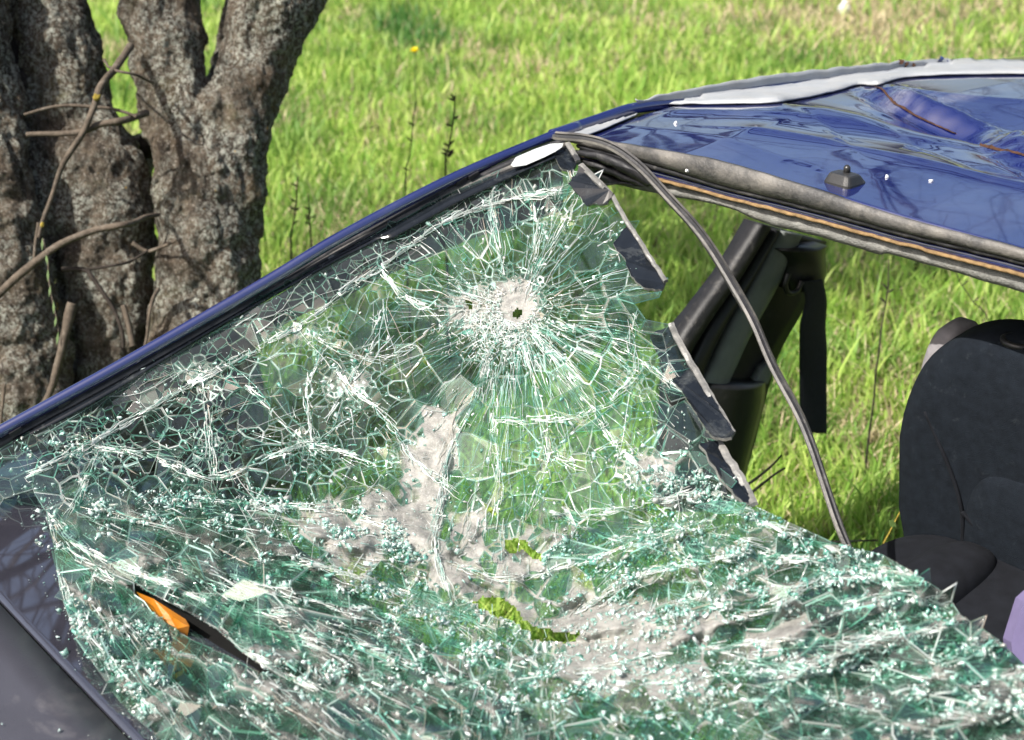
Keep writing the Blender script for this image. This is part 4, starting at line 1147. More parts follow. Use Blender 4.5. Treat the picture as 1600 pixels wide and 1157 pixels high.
# pale residue of a torn sticker in the upper corner
st = [(798, 258), (806, 246), (836, 233), (860, 225), (880, 224), (878, 230), (868, 237), (850, 246), (822, 258), (802, 261)]
slab('sticker_residue', [S(x, y, .014) for x, y in st], PN, .0006, M['sticker'], screen)
# big pale reflecting panes torn loose on top of the heap
for pl in ([(1062, 704), (1092, 706), (1150, 752), (1142, 762), (1096, 728)], [(1085, 790), (1120, 782), (1165, 786), (1160, 800), (1118, 802)],
           [(1318, 954), (1366, 944), (1352, 962), (1326, 980)], [(985, 864), (1010, 852), (1035, 864), (1012, 884)], [(345, 930), (380, 905), (420, 925), (375, 940)], [(395, 968), (440, 1002), (400, 1010)],
           [(1130, 700), (1095, 690), (1110, 712)], [(965, 466), (1034, 455), (1030, 464), (990, 474)], [(1380, 895), (1442, 903), (1436, 914), (1390, 912)]):
    cx = sum(p[0] for p in pl) / len(pl); cy = sum(p[1] for p in pl) / len(pl)
    nn = (SN(cx, cy) + Vector((rnd.uniform(-.1, .1), rnd.uniform(-.1, .1), 0))).normalized()
    top = [PPL(x, y, S(cx, cy, .009), nn) for x, y in pl]
    o = slab('loose_glass_shard', top, nn, .002, None, screen, mats=[M['glass_clear'], M['crack']])
    a = o.data.color_attributes.new('Col', 'FLOAT_COLOR', 'POINT'); a.data.foreach_set('color', [x for _ in range(2 * len(pl)) for x in (.35, .75, .62, .8)])

# ---- far windscreen pillar
XP = lambda px, py: PX(px, py, -.70 + (px + 20) / 890 * .165)
sil = [(-80, 708), (0, 665), (187, 563), (404, 439), (530, 363), (703, 273), (858, 207), (905, 190)]
n = 70; A = interp([(*p, 0) for p in sil], n)
P = [XP(a[0], a[1]) for a in A]
u0 = Vector((0, -.35, 1)).normalized()
# path sits 1 cm below the silhouette
Pc = [p - Vector((0, 0, .0098)) for p in P]
rr = .0100; prof = [(rr * cos(a) * 1.0, rr * sin(a)) for a in [2 * pi * k / 14 for k in range(14)]]
pil = profile_sweep('windscreen_pillar', Pc, prof, u0, M['paint'], car)
def pil_strip(name, off0, off1, mat, thick=.008, lift=0.0, x0=-80, x1=885, rough=.0):
    xs = np.linspace(x0, x1, 60)
    tops = [(x, float(np.interp(x, [s[0] for s in sil], [s[1] for s in sil])) + off0(x)) for x in xs]
    bots = [(x, float(np.interp(x, [s[0] for s in sil], [s[1] for s in sil])) + off1(x)) for x in xs]
    fn = lambda a, b: PPL(a, b, PP + Vector((0, 0, lift)), PN)
    return ribbon(name, tops, bots, fn, thick, M[mat], pil, 90, rough, back=Vector((0, 0, -1)))
pil_strip('rubber_seal', lambda x: 16, lambda x: 22, 'rubber', .012, .010)
pil_strip('trim_strip', lambda x: 22, lambda x: 28, 'rubber_dusty', .012, .006, rough=.001)
pil_strip('black_border_piece', lambda x: 28, lambda x: 38 + 4 * sin(x * .013) + (8 if x > 600 else 0), 'frit', .004, .003, 20, 868)
for (px, py) in ((404, 452), (365, 478), (180, 583), (100, 630), (740, 274), (720, 283), (24, 674)):
    p = PPL(px, py, PP + Vector((0, 0, .016)), PN); t = (P[40] - P[20]).normalized(); s = t.cross(u0); L = .010
    bv = [p + t * a * L + s * b * .0035 + u0 * c * .003 for a in (-1, 1) for b in (-1, 1) for c in (-1, 1)]
    obj('clip', bv, [(0, 1, 3, 2), (4, 6, 7, 5), (0, 4, 5, 1), (2, 3, 7, 6), (0, 2, 6, 4), (1, 5, 7, 3)], M['trim_black'], pil)
# dark body side behind the glass: pillar lining above, hinge post down to the scuttle
def side(name, L, Rr, x, mat, n=50, rough=.004):
    A = interp([(*p, 0) for p in L], n); B = interp([(*p, 0) for p in Rr], n); V = []; F = []; K = 10
    for i in range(n):
        for k in range(K):
            u = k / (K - 1); q = PX(A[i][0] + (B[i][0] - A[i][0]) * u, A[i][1] + (B[i][1] - A[i][1]) * u, x); q = q + Vector((.012 * sin(pi * u), 0, 0)) + noise.noise_vector(q * 9) * rough; V.append(q)
    for i in range(n - 1):
        for k in range(K - 1): F.append((i * K + k, i * K + k + 1, i * K + K + k + 1, i * K + K + k))
    o = obj(name, V, F, M[mat], car, True); m = o.modifiers.new('thickness', 'SOLIDIFY'); m.thickness = .02; m.offset = -1; return o
side('pillar_lining', [(-60, 742), (187, 602), (380, 490), (540, 402), (703, 312), (868, 236)], [(-60, 800), (190, 720), (370, 570), (450, 505), (560, 455), (700, 388), (790, 358), (880, 330)], -.72, 'trim_black')
side('hinge_post', [(-60, 760), (20, 740), (120, 700), (240, 650), (330, 590), (372, 560)], [(-60, 900), (20, 900), (120, 900), (240, 880), (345, 860), (376, 850)], -.74, 'trim_black')
# ---- roof
YH = .985; XF = -.54
def roof_base(x, y):
    u = (x - XF) / 1.14; v = (y - YH) / 1.6
    z = float(np.interp(x, [-.54, -.5, -.373, -.227, .04, .2, .39, .74], [1.240, 1.247, 1.260, 1.272, 1.276, 1.272, 1.274, 1.27])) + .010 * min(1, max(0, v) * 6)
    z -= .100 * max(0, v - .22)
    z -= .05 * exp(-((x + .05) / .20) ** 2 - ((y - 1.55) / .22) ** 2)
    z -= .045 * exp(-((x - .25) / .12) ** 2 - ((y - 1.62 - (x - .25) * .4) / .09) ** 2)
    z += .020 * exp(-((y - 1.42 - .25 * (x)) / .07) ** 2) * min(1, max(0, u * 3))
    z += .005 * noise.noise(Vector((x * 4, y * 3, 2))) * min(1, max(0, v * 5))
    if u < 0.08: z -= (0.08 - u) ** 2 * 2
    return z
def meet(zf, x, y, lift=.0):
    d = ray(x, y); lo = 1.2
    for k in range(300):
        t = 1.2 + 3.2 * k / 299; p = CAM + d * t
        if p.z < zf(p.x, p.y) + lift:
            hi = t
            for _ in range(12):
                m = (lo + hi) / 2; p = CAM + d * m
                if p.z < zf(p.x, p.y) + lift: hi = m
                else: lo = m
            return CAM + d * hi
        lo = t
    return p
def xy_line(px_pts): return [(q.x, q.y) for q in (meet(roof_base, *p) for p in px_pts)]
TEAR = xy_line([(1374, 140), (1392, 150), (1422, 166), (1462, 184), (1500, 200), (1545, 216), (1600, 238), (1680, 272), (1760, 310)])
TEARH = [.004, .016, .026, .026, .024, .022, .02, .016, .008]
CR = [(xy_line([(1180, 205), (1290, 222), (1400, 245), (1480, 262), (1600, 292)]), .010, .035), (xy_line([(1060, 176), (1200, 178), (1330, 190), (1420, 215)]), .007, .05), (xy_line([(1400, 140), (1480, 150), (1600, 160)]), .009, .05),
      (xy_line([(1240, 165), (1300, 200), (1330, 232)]), -.006, .03), (xy_line([(1430, 225), (1520, 262), (1600, 275)]), -.010, .03), (xy_line([(1000, 200), (1120, 215), (1230, 250)]), .004, .06)]
def side_dist(x, y, pl):
    best = (1e9, 0, 0, 0)
    for i in range(len(pl) - 1):
        ax_, ay_ = pl[i]; bx_, by_ = pl[i + 1]; dx, dy = bx_ - ax_, by_ - ay_; L = dx * dx + dy * dy
        t = max(0, min(1, ((x - ax_) * dx + (y - ay_) * dy) / L)); ex, ey = x - ax_ - t * dx, y - ay_ - t * dy; d = hypot(ex, ey)
        if d < best[0]: best = (d, i, t, dx * ey - dy * ex)
    return best
def roof_z(x, y):
    z = roof_base(x, y)
    for pl, h, w_ in CR:
        if min(p[0] for p in pl) - .15 < x < max(p[0] for p in pl) + .15 and min(p[1] for p in pl) - .15 < y < max(p[1] for p in pl) + .15:
            d, i, t, sg = side_dist(x, y, pl); z += .6 * h * exp(-d / w_ * .8) * (1 if sg > 0 else exp(-d / w_))
    if x > TEAR[0][0] - .2 and y < TEAR[0][1] + .3:
        d, i, t, sg = side_dist(x, y, TEAR)
        if d < .14:
            h = TEARH[i] * (1 - t) + TEARH[i + 1] * t; h *= 1 + .2 * noise.noise(Vector((x * 12, y * 12, 1)))
            far_side = sg > 0
            z += h * exp(-(d / (.028 if far_side else .034)) ** 2) * (1 if far_side else 1)
            if not far_side: z -= h * .35 * exp(-((d - .055) / .02) ** 2)
            z += .0035 * (1 - 2 * abs(noise.noise(Vector((x * 30, y * 30, 3))))) * exp(-(d / .05) ** 2)
    return z
xs = np.linspace(XF - .012, .74, 200); ys = np.linspace(YH, 2.75, 270)
V = [(x, y - .0, roof_z(x, y)) for y in ys for x in xs]; nx = len(xs)
F = [(j * nx + i, j * nx + i + 1, (j + 1) * nx + i + 1, (j + 1) * nx + i) for j in range(len(ys) - 1) for i in range(nx - 1)]
roof = obj('roof', V, F, M['paint'], car, True)
att = roof.data.attributes.new('dust', 'FLOAT', 'POINT')
att.data.foreach_set('value', [(-.42 if (x > TEAR[0][0] - .05 and y < TEAR[0][1] + .2 and side_dist(x, y, TEAR)[0] < .055) else 0) + min(1.3, 1.5 * exp(-((y - 1.62 + .1 * x) / .2) ** 2) + .35 * max(0, y - 1.7)) for (x, y, z) in V])
sm = roof.modifiers.new('thickness', 'SOLIDIFY'); sm.thickness = .006; sm.offset = -1

def on_roof(x, y, lift=.0): return meet(roof_z, x, y, lift)
# white primer strip along the far roof edge, torn, and the blue rail under it
XR = lambda px, py: PX(px, py, -.545)
XR2 = lambda px, py: PX(px, py, -.50)
railtop = [(862, 206), (930, 183), (993, 162), (1060, 147), (1200, 124), (1380, 104), (1480, 97), (1600, 97), (1760, 104)]
A_ = interp([(*p, 0) for p in railtop], 80)
rp = [PX(a[0], a[1] + 6 + 9 * min(1, max(0, (a[0] - 980) / 80)), -.553) for a in A_]
rail = profile_sweep('roof_rail', rp, [(.011 * cos(2 * pi * k / 12), .011 * sin(2 * pi * k / 12)) for k in range(12)], Vector((0, 0, 1)), M['paint'], car)
def strip3(name, tops, bots, mat, th, n=120, rough=.0012, freq=30, parent=None, xt=-.552, xb=-.47):
    A = interp([(*p, 0) for p in tops], n); B = interp([(*p, 0) for p in bots], n); V = []; F = []; K = 6
    for i in range(n):
        jt = noise.noise(Vector((A[i][0] * .05, 3, 1))) * 3 + noise.noise(Vector((A[i][0] * .3, 7, 1))) * 1.6
        ya = A[i][1] + jt * (rough > 0); yb = B[i][1]
        for k in range(K):
            u = k / (K - 1); x_, y_ = A[i][0] + (B[i][0] - A[i][0]) * u, ya + (yb - ya) * u
            q = PX(x_, y_, -.548 if xt > -.555 else -.565); h = on_roof(x_, y_, .006)
            if h.x > -.54 and xt > -.555: q = h
            V.append(q + noise.noise_vector(q * freq) * rough)
    for i in range(n - 1):
        for k in range(K - 1): F.append((i * K + k, i * K + k + 1, i * K + K + k + 1, i * K + K + k))
    o = obj(name, V, F, M[mat], parent or car, True)
    m = o.modifiers.new('thickness', 'SOLIDIFY'); m.thickness = th; m.offset = -1
    return o
strip3('primer_strip', [(994, 154), (1006, 156), (1060, 143), (1200, 119), (1380, 99), (1420, 96), (1480, 92), (1600, 94), (1760, 102)],
       [(1002, 170), (1030, 165), (1062, 161), (1210, 158), (1300, 142), (1340, 131), (1372, 131), (1430, 118), (1600, 114), (1760, 120)], 'primer', .003)
strip3('primer_strip', [(870, 212), (920, 196), (960, 181), (995, 168)], [(905, 214), (940, 202), (975, 187), (1000, 176)], 'primer', .002, 40, .0006)
strip3('drip_channel', [(862, 210), (930, 187), (993, 166), (1060, 151), (1200, 128), (1380, 108), (1480, 101), (1600, 101), (1760, 108)], [(868, 218), (930, 206), (993, 186), (1060, 172), (1200, 150), (1380, 126), (1480, 116), (1600, 114), (1760, 122)], 'paint', .004, 80, .0003, xt=-.56)
for cx_, cy_, s_ in ((1408, 99, .012), (1417, 101, .009), (1428, 102, .008), (1470, 93, .012), (1480, 99, .010)):
    p = PX(cx_, cy_, -.545); V = [p + noise.random_unit_vector() * s_ * random.uniform(.4, 1) for _ in range(9)]
    bm = bmesh.new(); [bm.verts.new(v) for v in V]; bmesh.ops.convex_hull(bm, input=bm.verts)
    for f_ in list(bm.verts):
        if not f_.link_faces: bm.verts.remove(f_)
    bm.verts.index_update()
    obj('rust_flake', [v.co.copy() for v in bm.verts], [[v.index for v in f.verts] for f in bm.faces], M['rust' if cx_ < 1450 else 'paint'], roof); bm.free()

# layers under the front edge of the roof
YF = lambda y: (lambda px, py: PY(px, py, y))
ribbon('header_rubber', [(850, 214), (880, 213), (960, 224), (1060, 241), (1129, 255), (1267, 296), (1406, 341), (1600, 392), (1900, 470)],
       [(850, 218), (885, 222), (970, 243), (1060, 269), (1129, 290), (1267, 324), (1406, 362), (1600, 409), (1900, 487)], YF(YH - .008), .010, M['rubber_dusty'], roof, 160, .0008)
ribbon('black_seal', [(900, 226), (970, 243), (1060, 269), (1129, 290), (1267, 324), (1406, 362), (1600, 409), (1900, 487)],
       [(902, 232), (968, 252), (1060, 277), (1129, 297), (1267, 331), (1406, 369), (1600, 415), (1900, 493)], YF(YH - .004), .012, M['rubber'], roof, 160, .0012, freq=60)
ribbon('blue_flange', [(905, 233), (968, 252), (1060, 277), (1129, 297), (1267, 331), (1406, 369), (1600, 415), (1900, 493)],
       [(905, 244), (968, 268), (1060, 288), (1129, 307), (1267, 342), (1406, 380), (1600, 430), (1900, 508)], YF(YH + .004), .012, M['paint'], roof, 160, .0004)
ribbon('glue_bead', [(903, 245), (968, 267), (1060, 287), (1129, 306), (1267, 341), (1406, 379), (1600, 429), (1900, 507)],
       [(903, 249), (968, 271), (1060, 292), (1129, 311), (1267, 346), (1406, 384), (1600, 435), (1900, 513)], YF(YH + .000), .02, M['glue'], roof, 200, .0016, freq=70)
ribbon('headliner_edge', [(903, 250), (968, 271), (1060, 291), (1129, 310), (1267, 345), (1406, 383), (1600, 434), (1900, 512)],
       [(905, 262), (960, 288), (1040, 305), (1100, 316), (1140, 326), (1198, 350), (1267, 367), (1330, 384), (1372, 398), (1406, 401), (1600, 458), (1900, 540)], YF(YH + .012), .05, M['headliner'], roof, 160, .0015)
V = []; F = []
for j in range(24):
    for i in range(30):
        x = XF + .03 + (.70 + .50) * i / 29; y = YH + .05 + 1.6 * j / 23; V.append((x, y, roof_z(x, y) - .035 - .01 * noise.noise(Vector((x * 6, y * 6, 1)))))
for j in range(23):
    for i in range(29): F.append((j * 30 + i, j * 30 + i + 1, j * 30 + 31 + i, j * 30 + 30 + i))
obj('headliner', V, F, M['headliner'], car, True)
# dark torn layers in the corner between glass and header
for k, (a, b, m_) in enumerate((([(893, 236), (930, 240), (975, 258), (1020, 284)], [(893, 243), (930, 250), (972, 270), (1012, 292)], 'rubber'), ([(898, 246), (930, 256), (965, 270), (1010, 290)], [(900, 252), (925, 264), (960, 277), (1000, 293)], 'rubber'),
    ([(930, 268), (960, 282), (1000, 292)], [(925, 278), (940, 290), (958, 284)], 'trim_black'))):
    ribbon('torn_seal', a, b, YF(YH - .02 + k * .006), .012, M[m_], roof, 40, .003, freq=40)

# the rolled, rusting tear across the roof
edge = [(1366, 137), (1376, 141), (1384, 150), (1395, 163), (1408, 170), (1424, 180), (1442, 189), (1462, 198), (1490, 210)]
E = [on_roof(x, y, .002) for x, y in edge]
V = []; F = []; n = 60
for i, e in enumerate(interp([tuple(e) for e in E], n)):
    e = Vector(e); wv = .0003 + .0030 * abs(noise.noise(e * 70)) + .002 * sin(pi * i / n)
    V += [e + Vector((0, 0, .002)), e + RIGHT * .002 + Vector((0, 0, .002 + wv * .6)), e + RIGHT * .004 + Vector((0, 0, .001 + wv)), e + RIGHT * .006 - HEAD * .003]
for i in range(n - 1):
    for k in range(3): F.append((i * 4 + k, i * 4 + k + 1, i * 4 + 5 + k, i * 4 + 4 + k))
obj('rusty_edge', V, F, M['rust'], roof, True)
# torn black line and second rust spot at the right edge
ln = [(1530, 228), (1560, 236), (1585, 240), (1605, 246)]
V = []; F = []
for i, e in enumerate(interp([tuple(on_roof(x, y)) for x, y in ln], 20)):
    e = Vector(e); V += [e + Vector((0, 0, .001)), e + RIGHT * .002 + Vector((0, 0, .003 + .005 * abs(noise.noise(e * 60)))), e - HEAD * .004 + Vector((0, 0, .001))]
for i in range(19):
    for k in range(2): F.append((i * 3 + k, i * 3 + k + 1, i * 3 + 4 + k, i * 3 + 3 + k))
obj('rusty_edge', V, F, M['rust'], roof)

# aerial foot
ab = on_roof(1318, 286); ax = Vector((1, 0, 0)); ay = Vector((0, 1, -.03)).normalized()
def ring(w_, l0, l1, z, n=24):
    o_ = []
    for k in range(n):
        a = 2 * pi * k / n; cx2 = abs(cos(a)) ** .4 * (1 if cos(a) > 0 else -1); sy = abs(sin(a)) ** .4 * (1 if sin(a) > 0 else -1)
        o_.append(ab + ax * (cx2 * w_) + ay * (sy * (l1 if sy > 0 else l0)) + Vector((0, 0, z)))
    return o_
R_ = [ring(.025, .022, .030, -.004), ring(.0245, .021, .029, .002), ring(.020, .016, .018, .013), ring(.018, .014, .014, .015), ring(.008, .006, .006, .016)]
V = [v for r in R_ for v in r]; n = 24; F = [(j * n + k, j * n + (k + 1) % n, (j + 1) * n + (k + 1) % n, (j + 1) * n + k) for j in range(4) for k in range(n)] + [tuple(4 * n + k for k in range(n))]
an = obj('aerial_foot', V, F, M['antenna'], roof, False)
V, F = tube_geo([ab + Vector((0, .006, .014)), ab + Vector((0, .005, .023)), ab + Vector((0, .004, .026))], [.0055, .0052, .003], 14)
obj('aerial_screw', V, F, M['antenna'], an, True)
# white droppings
for x, y in ((1074, 267), (1168, 267), (1386, 278), (1056, 194), (1455, 284)):
    p = on_roof(x, y) + Vector((0, 0, .001)) if y > 150 and (x, y) != (1074, 267) else PY(x, y, YH - .024)
    V = [p + (RIGHT * cos(a) * random.uniform(.002, .0045) + UP * sin(a) * random.uniform(.002, .005)) for a in [2 * pi * k / 9 for k in range(9)]] + [p - FWD * .0025]
    obj('dropping', V, [(k, (k + 1) % 9, 9) for k in range(9)], M['white'], roof)

# ---- long sprung rubber strip hanging from the roof corner
hp = [(866, 211, 2.38), (905, 216, 2.34), (948, 229, 2.30), (985, 250, 2.27), (1022, 282, 2.25), (1060, 325, 2.23), (1100, 378, 2.20), (1140, 436, 2.17), (1180, 508, 2.13), (1218, 592, 2.08), (1254, 668, 2.04), (1290, 752, 1.99), (1318, 828, 1.95), (1334, 872, 1.92)]
A = interp([tuple(PD(*h)) for h in hp], 110); P = [Vector(a) + noise.noise_vector(Vector(a) * 7) * .007 for a in A]
tw = [(-FWD * cos(.15 + .35 * i / 110) + RIGHT * sin(.15 + .25 * i / 110)) for i in range(110)]
def grow_prof(k): return [(-.0072 * k, -.002), (.0066 * k, -.002), (.0068 * k, .0005), (.0035 * k, .0030), (.0022 * k, .0012), (-.002 * k, .0012), (-.0035 * k, .0035), (-.0078 * k, .001)]
st_ = profile_sweep('hanging_seal_strip', P, grow_prof(1.0), tw, None, car, False, mats=[M['rubber'], M['rubber_dusty']], fmf=lambda k: 1 if k in (2, 6, 1) else 0)
# small second lip
P2 = [p + FWD * .008 - RIGHT * .004 for p in P[:60]]
profile_sweep('seal_lip', P2, [(-.004, -.001), (.004, -.001), (.004, .001), (-.004, .001)], tw[:60], M['rubber'], car, False)

# ---- far door pillar with trim and belt
XB = -.56
fb = lambda dx: (lambda px, py: PX(px, py, XB + dx))
def body(name, L, Rr, dx, th, mat, parent, n=40, rough=0, bulge=.0):
    """solid band between a left and a right polyline"""
    A = interp([(*p, 0) for p in L], n); B = interp([(*p, 0) for p in Rr], n); V = []; F = []; K = 9
    for i in range(n):
        pa = PX(A[i][0], A[i][1], XB + dx); pb = PX(B[i][0], B[i][1], XB + dx)
        for k in range(K):
            u = k / (K - 1); q = pa.lerp(pb, u) + Vector((bulge * sin(pi * u), 0, 0)); V.append(q + (noise.noise_vector(q * 20) * rough if rough else Vector()))
        V += [pb - Vector((th, 0, 0)), pa - Vector((th, 0, 0))]
    m = K + 2
    for i in range(n - 1):
        for k in range(m): F.append((i * m + k, i * m + (k + 1) % m, (i + 1) * m + (k + 1) % m, (i + 1) * m + k))
    F.append(tuple(range(m))[::-1]); F.append(tuple((n - 1) * m + k for k in range(m)))
    return obj(name, V, F, M[mat], parent, True)
bp = body('door_pillar', [(1196, 352), (1150, 430), (1105, 490), (1066, 545), (1062, 620), (1050, 800)], [(1292, 378), (1262, 470), (1222, 545), (1203, 600), (1180, 690), (1158, 770)], 0, .06, 'trim_black', car, 40, .001)
body('door_seal', [(1190, 350), (1146, 418), (1098, 484), (1063, 540), (1066, 560)], [(1206, 356), (1160, 432), (1112, 500), (1076, 560), (1078, 575)], .020, .03, 'rubber', bp, 40, .0006, .008)
body('door_seal', [(1208, 358), (1164, 432), (1118, 500), (1085, 565), (1080, 590)], [(1218, 360), (1178, 436), (1134, 510), (1104, 575), (1100, 595)], .018, .02, 'trim_black', bp, 40, .0006, .010)
body('pillar_trim', [(1222, 362), (1184, 436), (1142, 515), (1116, 570), (1098, 600)], [(1254, 368), (1216, 448), (1176, 520), (1150, 575), (1138, 602)], .022, .02, 'trim_grey', bp, 40, .0004, .014)
body('pillar_trim', [(1192, 575), (1184, 590), (1178, 600)], [(1212, 560), (1206, 582), (1200, 600)], .018, .02, 'trim_grey', bp, 12, 0, .004)
body('lower_trim', [(1100, 600), (1086, 640), (1080, 690), (1060, 800)], [(1196, 598), (1194, 630), (1178, 690), (1156, 775)], .030, .04, 'trim_black', bp, 24, .0008, .030)
body('belt_anchor', [(1222, 392), (1236, 410), (1234, 440), (1240, 456)], [(1292, 384), (1290, 400), (1292, 425), (1286, 448)], .045, .04, 'trim_black', bp, 24, .002, .022)
for k in range(1):
    pts = [PX(x, y, XB + .075) for x, y in ((1232, 428), (1227, 445), (1232, 458), (1245, 455), (1253, 440))]
    tube('belt_guide', pts, .006, .006, M['trim_black'], bp, 10, 30)
L = [(1252, 440), (1258, 470), (1250, 505), (1249, 540), (1249, 600), (1250, 672)]; Rr = [(1284, 436), (1291, 470), (1289, 510), (1291, 545), (1291, 610), (1291, 676)]
A = interp([(*p, 0) for p in L], 60); B = interp([(*p, 0) for p in Rr], 60); V = []; F = []
for i in range(60):
    pa = PX(A[i][0], A[i][1], XB + .075 + .006 * sin(i * .12)); pb = PX(B[i][0], B[i][1], XB + .082 - .006 * sin(i * .1))
    for k in range(7):
        q = pa.lerp(pb, k / 6); q.x += .003 * sin(pi * k / 6)
        if i == 59: q.z -= .006 * random.random()
        V.append(q)
for i in range(59):
    for k in range(6): F.append((i * 7 + k, i * 7 + k + 1, i * 7 + 8 + k, i * 7 + 7 + k))
belt = obj('seat_belt', V, F, M['webbing'], car, True); m = belt.modifiers.new('thickness', 'SOLIDIFY'); m.thickness = .0018
V = []; F = []
for k in range(26):
    x = 1250 + 41 * k / 25; p = PX(x, 673 + random.uniform(-1, 3), XB + .08); q = p + Vector((0, random.uniform(-.004, .004), -random.uniform(.004, .012))); s = RIGHT * .0006
    n = len(V); V += [p - s, p + s, q]; F.append((n, n + 1, n + 2))
obj('frayed_end', V, F, M['webbing'], belt)

# ---- sill and rear door opening, blue
body('sill', [(1480, 770), (1440, 815), (1405, 850), (1380, 880)], [(1510, 790), (1476, 830), (1445, 866), (1430, 900)], -.02, .06, 'paint', car, 20, 0, .02)
body('sill_trim', [(1490, 790), (1452, 830), (1425, 862)], [(1530, 800), (1500, 835), (1470, 880)], .03, .04, 'trim_grey', car, 16, 0, .01)

# ---- near front seat
def rbox(name, cen, sx, sy, sz, rot, mat, parent, bev=.3, dx=None, seg=22):
    """soft cushion: superellipsoid with shaping; sx,sy,sz half sizes"""
    V = []; F = []; nu, nv = seg * 2, seg
    e = bev
    def sp(v, p): return (abs(v) ** p) * (1 if v >= 0 else -1)
    for j in range(nv + 1):
        ph = -pi / 2 + pi * j / nv
        for i in range(nu):
            th = 2 * pi * i / nu
            x = sp(cos(ph), e) * sp(cos(th), e); y = sp(cos(ph), e) * sp(sin(th), e); z = sp(sin(ph), e)
            p = Vector((x * sx, y * sy, z * sz))
            if dx: p = dx(p, x, y, z)
            p = rot @ p; V.append(cen + p + noise.noise_vector((cen + p) * 9) * .003)
    for j in range(nv):
        for i in range(nu): F.append((j * nu + i, j * nu + (i + 1) % nu, (j + 1) * nu + (i + 1) % nu, (j + 1) * nu + i))
    return obj(name, V, F, M[mat], parent, True)
SEAT = Vector((.30, 1.02, .40))
seat = empty('front_seat', (0, 0, 0)); seat.parent = car
seat.location = SEAT - car.location
rotb = Matrix.Rotation(radians(6), 3, 'X')
topL = PD(1404, 600, 2.22)
bc = topL + Vector((.252, .10, -.22))
def shp(p, x, y, z):
    if z > 0: p.x *= 1 - .14 * z ** 3; 
    p.y += -.03 * (abs(x) ** 3) * (1 - .3 * z)
    if z < .1 and x < 0: p.x += .10 * (.1 - z) * -x
    return p
rbox('backrest', bc, .255, .075, .35, rotb, 'fabric', seat, .42, shp, 34)
rbox('side_bolster', bc + rotb @ Vector((-.218, .022, -.02)), .036, .070, .330, rotb, 'piping', seat, .55, None, 20)
rbox('centre_panel', bc + rotb @ Vector((.03, -.040, -.12)), .16, .050, .27, rotb, 'fabric', seat, .4, None, 24)
for dx_ in (-.055, .085):
    c0 = bc + rotb @ Vector((dx_ - .03, -.030, .325)); P = []
    ring_ = []
    for k in range(25):
        a = 2 * pi * k / 24; P.append(c0 + rotb @ Vector((.022 * cos(a) * (1 if abs(cos(a)) < .7 else .95), .016 * sin(a), .017)))
    V, F = tube_geo(P, [.0055] * 25, 8); obj('headrest_socket', V, F, M['trim_black'], seat, True)
P = [PD(x, y, 2.13) for x, y in ((1412, 575), (1424, 545), (1450, 522), (1480, 505), (1500, 500))]
sc_ = PD(1500, 985, 2.02) - Vector((0, 0, .075))
rbox('seat_cushion', sc_, .24, .25, .075, Matrix.Rotation(radians(4), 3, 'X'), 'fabric_black', seat, .45, None, 28)
sc2 = PD(1400, 940, 2.06) - Vector((0, 0, .05))
rbox('seat_cushion_bolster', sc2, .055, .24, .065, Matrix.Rotation(radians(4), 3, 'X'), 'fabric_black', seat, .6, None, 20)
for pts_ in ([(-.20, -.078, .20), (-.12, -.082, .05), (-.12, -.082, -.15), (-.14, -.08, -.3)], [(-.12, -.082, .05), (.02, -.086, -.02), (.2, -.08, .03)], [(-.20, -.070, .20), (-.05, -.066, .24), (.1, -.066, .25), (.24, -.06, .22)]):
    tube('seam', [bc + rotb @ Vector(p) for p in pts_], .0035, .0035, M['fabric_black'], seat, 6, 30)
# lilac cloth with white net at the right edge
pl = [(1580, 1004), (1600, 940), (1640, 905), (1680, 1050), (1610, 1050), (1582, 1020)]
lc = slab('lilac_cloth', [PD(x, y, 1.78) for x, y in pl], -FWD, .03, M['lilac'], car)
# ---- inside: dashboard below the glass, steering side
V = []; F = []; nx_ = 40; ny_ = 16
for j in range(ny_):
    for i in range(nx_):
        x = -.66 + 1.36 * i / (nx_ - 1); v = j / (ny_ - 1); y = .02 + .30 * v
        z = .80 - .02 * v - (.26 * max(0, v - .8) * 5 * .8) + .012 * noise.noise(Vector((x * 4, y * 6, 1)))
        V.append((x, y, z))
for j in range(ny_ - 1):
    for i in range(nx_ - 1): F.append((j * nx_ + i, j * nx_ + i + 1, (j + 1) * nx_ + i + 1, (j + 1) * nx_ + i))
obj('dashboard', V, F, M['dash'], car, True)
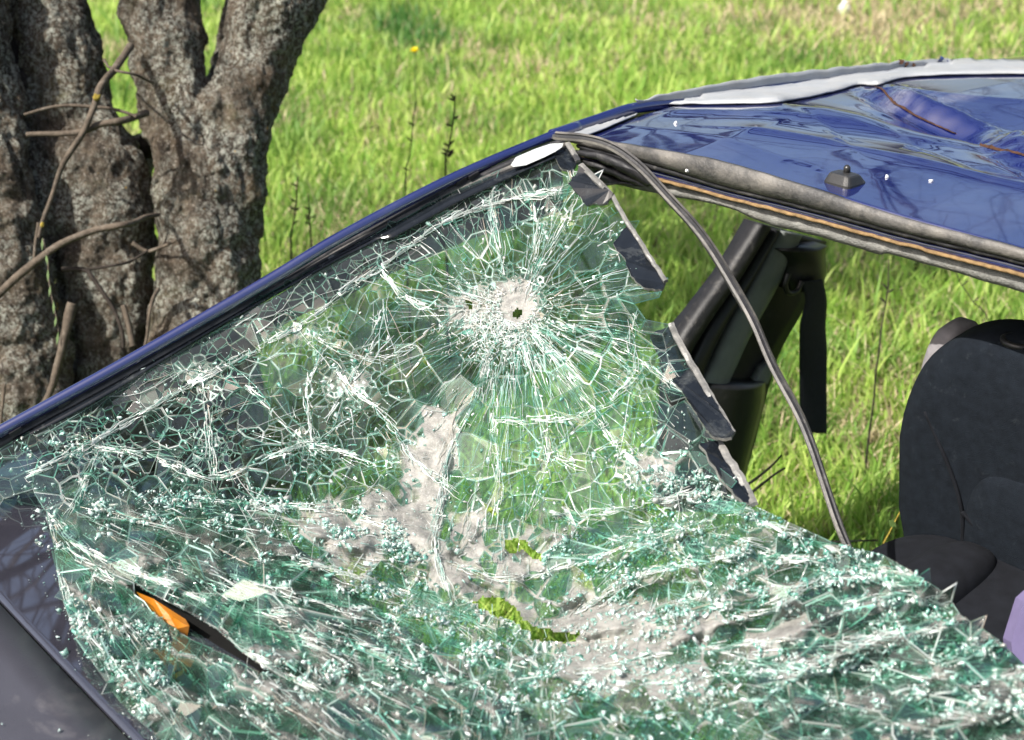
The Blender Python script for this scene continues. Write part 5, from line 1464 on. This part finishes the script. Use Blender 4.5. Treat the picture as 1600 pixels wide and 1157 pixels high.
# floor well is bare; rear of the bonnet, scuttle and wing
def plate(name, x0, x1, y0, y1, zf, mat, parent, nx=50, ny=20, th=.004):
    V = [(x0 + (x1 - x0) * i / (nx - 1), y0 + (y1 - y0) * j / (ny - 1), 0) for j in range(ny) for i in range(nx)]
    V = [(x, y, zf(x, y)) for x, y, _ in V]; F = [(j * nx + i, j * nx + i + 1, (j + 1) * nx + i + 1, (j + 1) * nx + i) for j in range(ny - 1) for i in range(nx - 1)]
    o = obj(name, V, F, M[mat], parent, True); m = o.modifiers.new('thickness', 'SOLIDIFY'); m.thickness = th; m.offset = -1; return o
scz = lambda x, y: ZB - .035 + .10 * (y) + .004 * noise.noise(Vector((x * 3, y * 3, 0)))
plate('scuttle_panel', -.80, .80, -.165, .10, scz, 'bonnet_gloss', car)
plate('bonnet', -.80, .80, -1.6, -.168, lambda x, y: ZB - .046 + .05 * max(-.3, y + .168) - .10 * max(0, -y - .5) ** 1.5 + .003 * noise.noise(Vector((x * 2, y * 2, 3))), 'bonnet_matt', car, 40, 30)
# orange side repeater lying in the slit
c = PD(272, 965, 2.02)
pl = [(213, 925), (240, 936), (290, 968), (287, 985), (262, 975), (232, 952)]
slab('orange_lamp', [S(x, y, -.012) for x, y in pl], PN, .012, M['orange'], car)
slab('orange_lamp', [S(x, y, -.006) for x, y in [(268, 1056), (290, 1044), (288, 1052), (272, 1062)]], PN, .008, M['orange'], car)
slab('slit_shade_sheet', [S(x, y, -.028) for x, y in [(190, 905), (250, 925), (345, 980), (440, 1060), (400, 1065), (300, 1010), (220, 960)]], PN, .02, M['slit_shade'], car)  # black sheet under the slit, standing in for its deep shade
# loose chips on the bonnet
cp = []
for k in range(2200):
    x, y = rnd.uniform(-20, 330), rnd.uniform(760, 1180)
    if inside((x, y), OUT): continue
    d = poly_dist((x, y), [(60, 770), (90, 900), (140, 1010), (240, 1120), (300, 1200)])
    if rnd.random() > exp(-(d / 22) ** 2) + .012: continue
    p = PZ(x, y, ZB - .04)
    p.z = (scz(p.x, p.y) if p.y > -.166 else ZB - .046 + .05 * max(-.3, p.y + .168)) + .002; cp.append(p)
o = crumbs('glass_chips', cp, None); tag(o, 'loose crumbs of green glass scattered on the dark bonnet edge', 'glass chips')
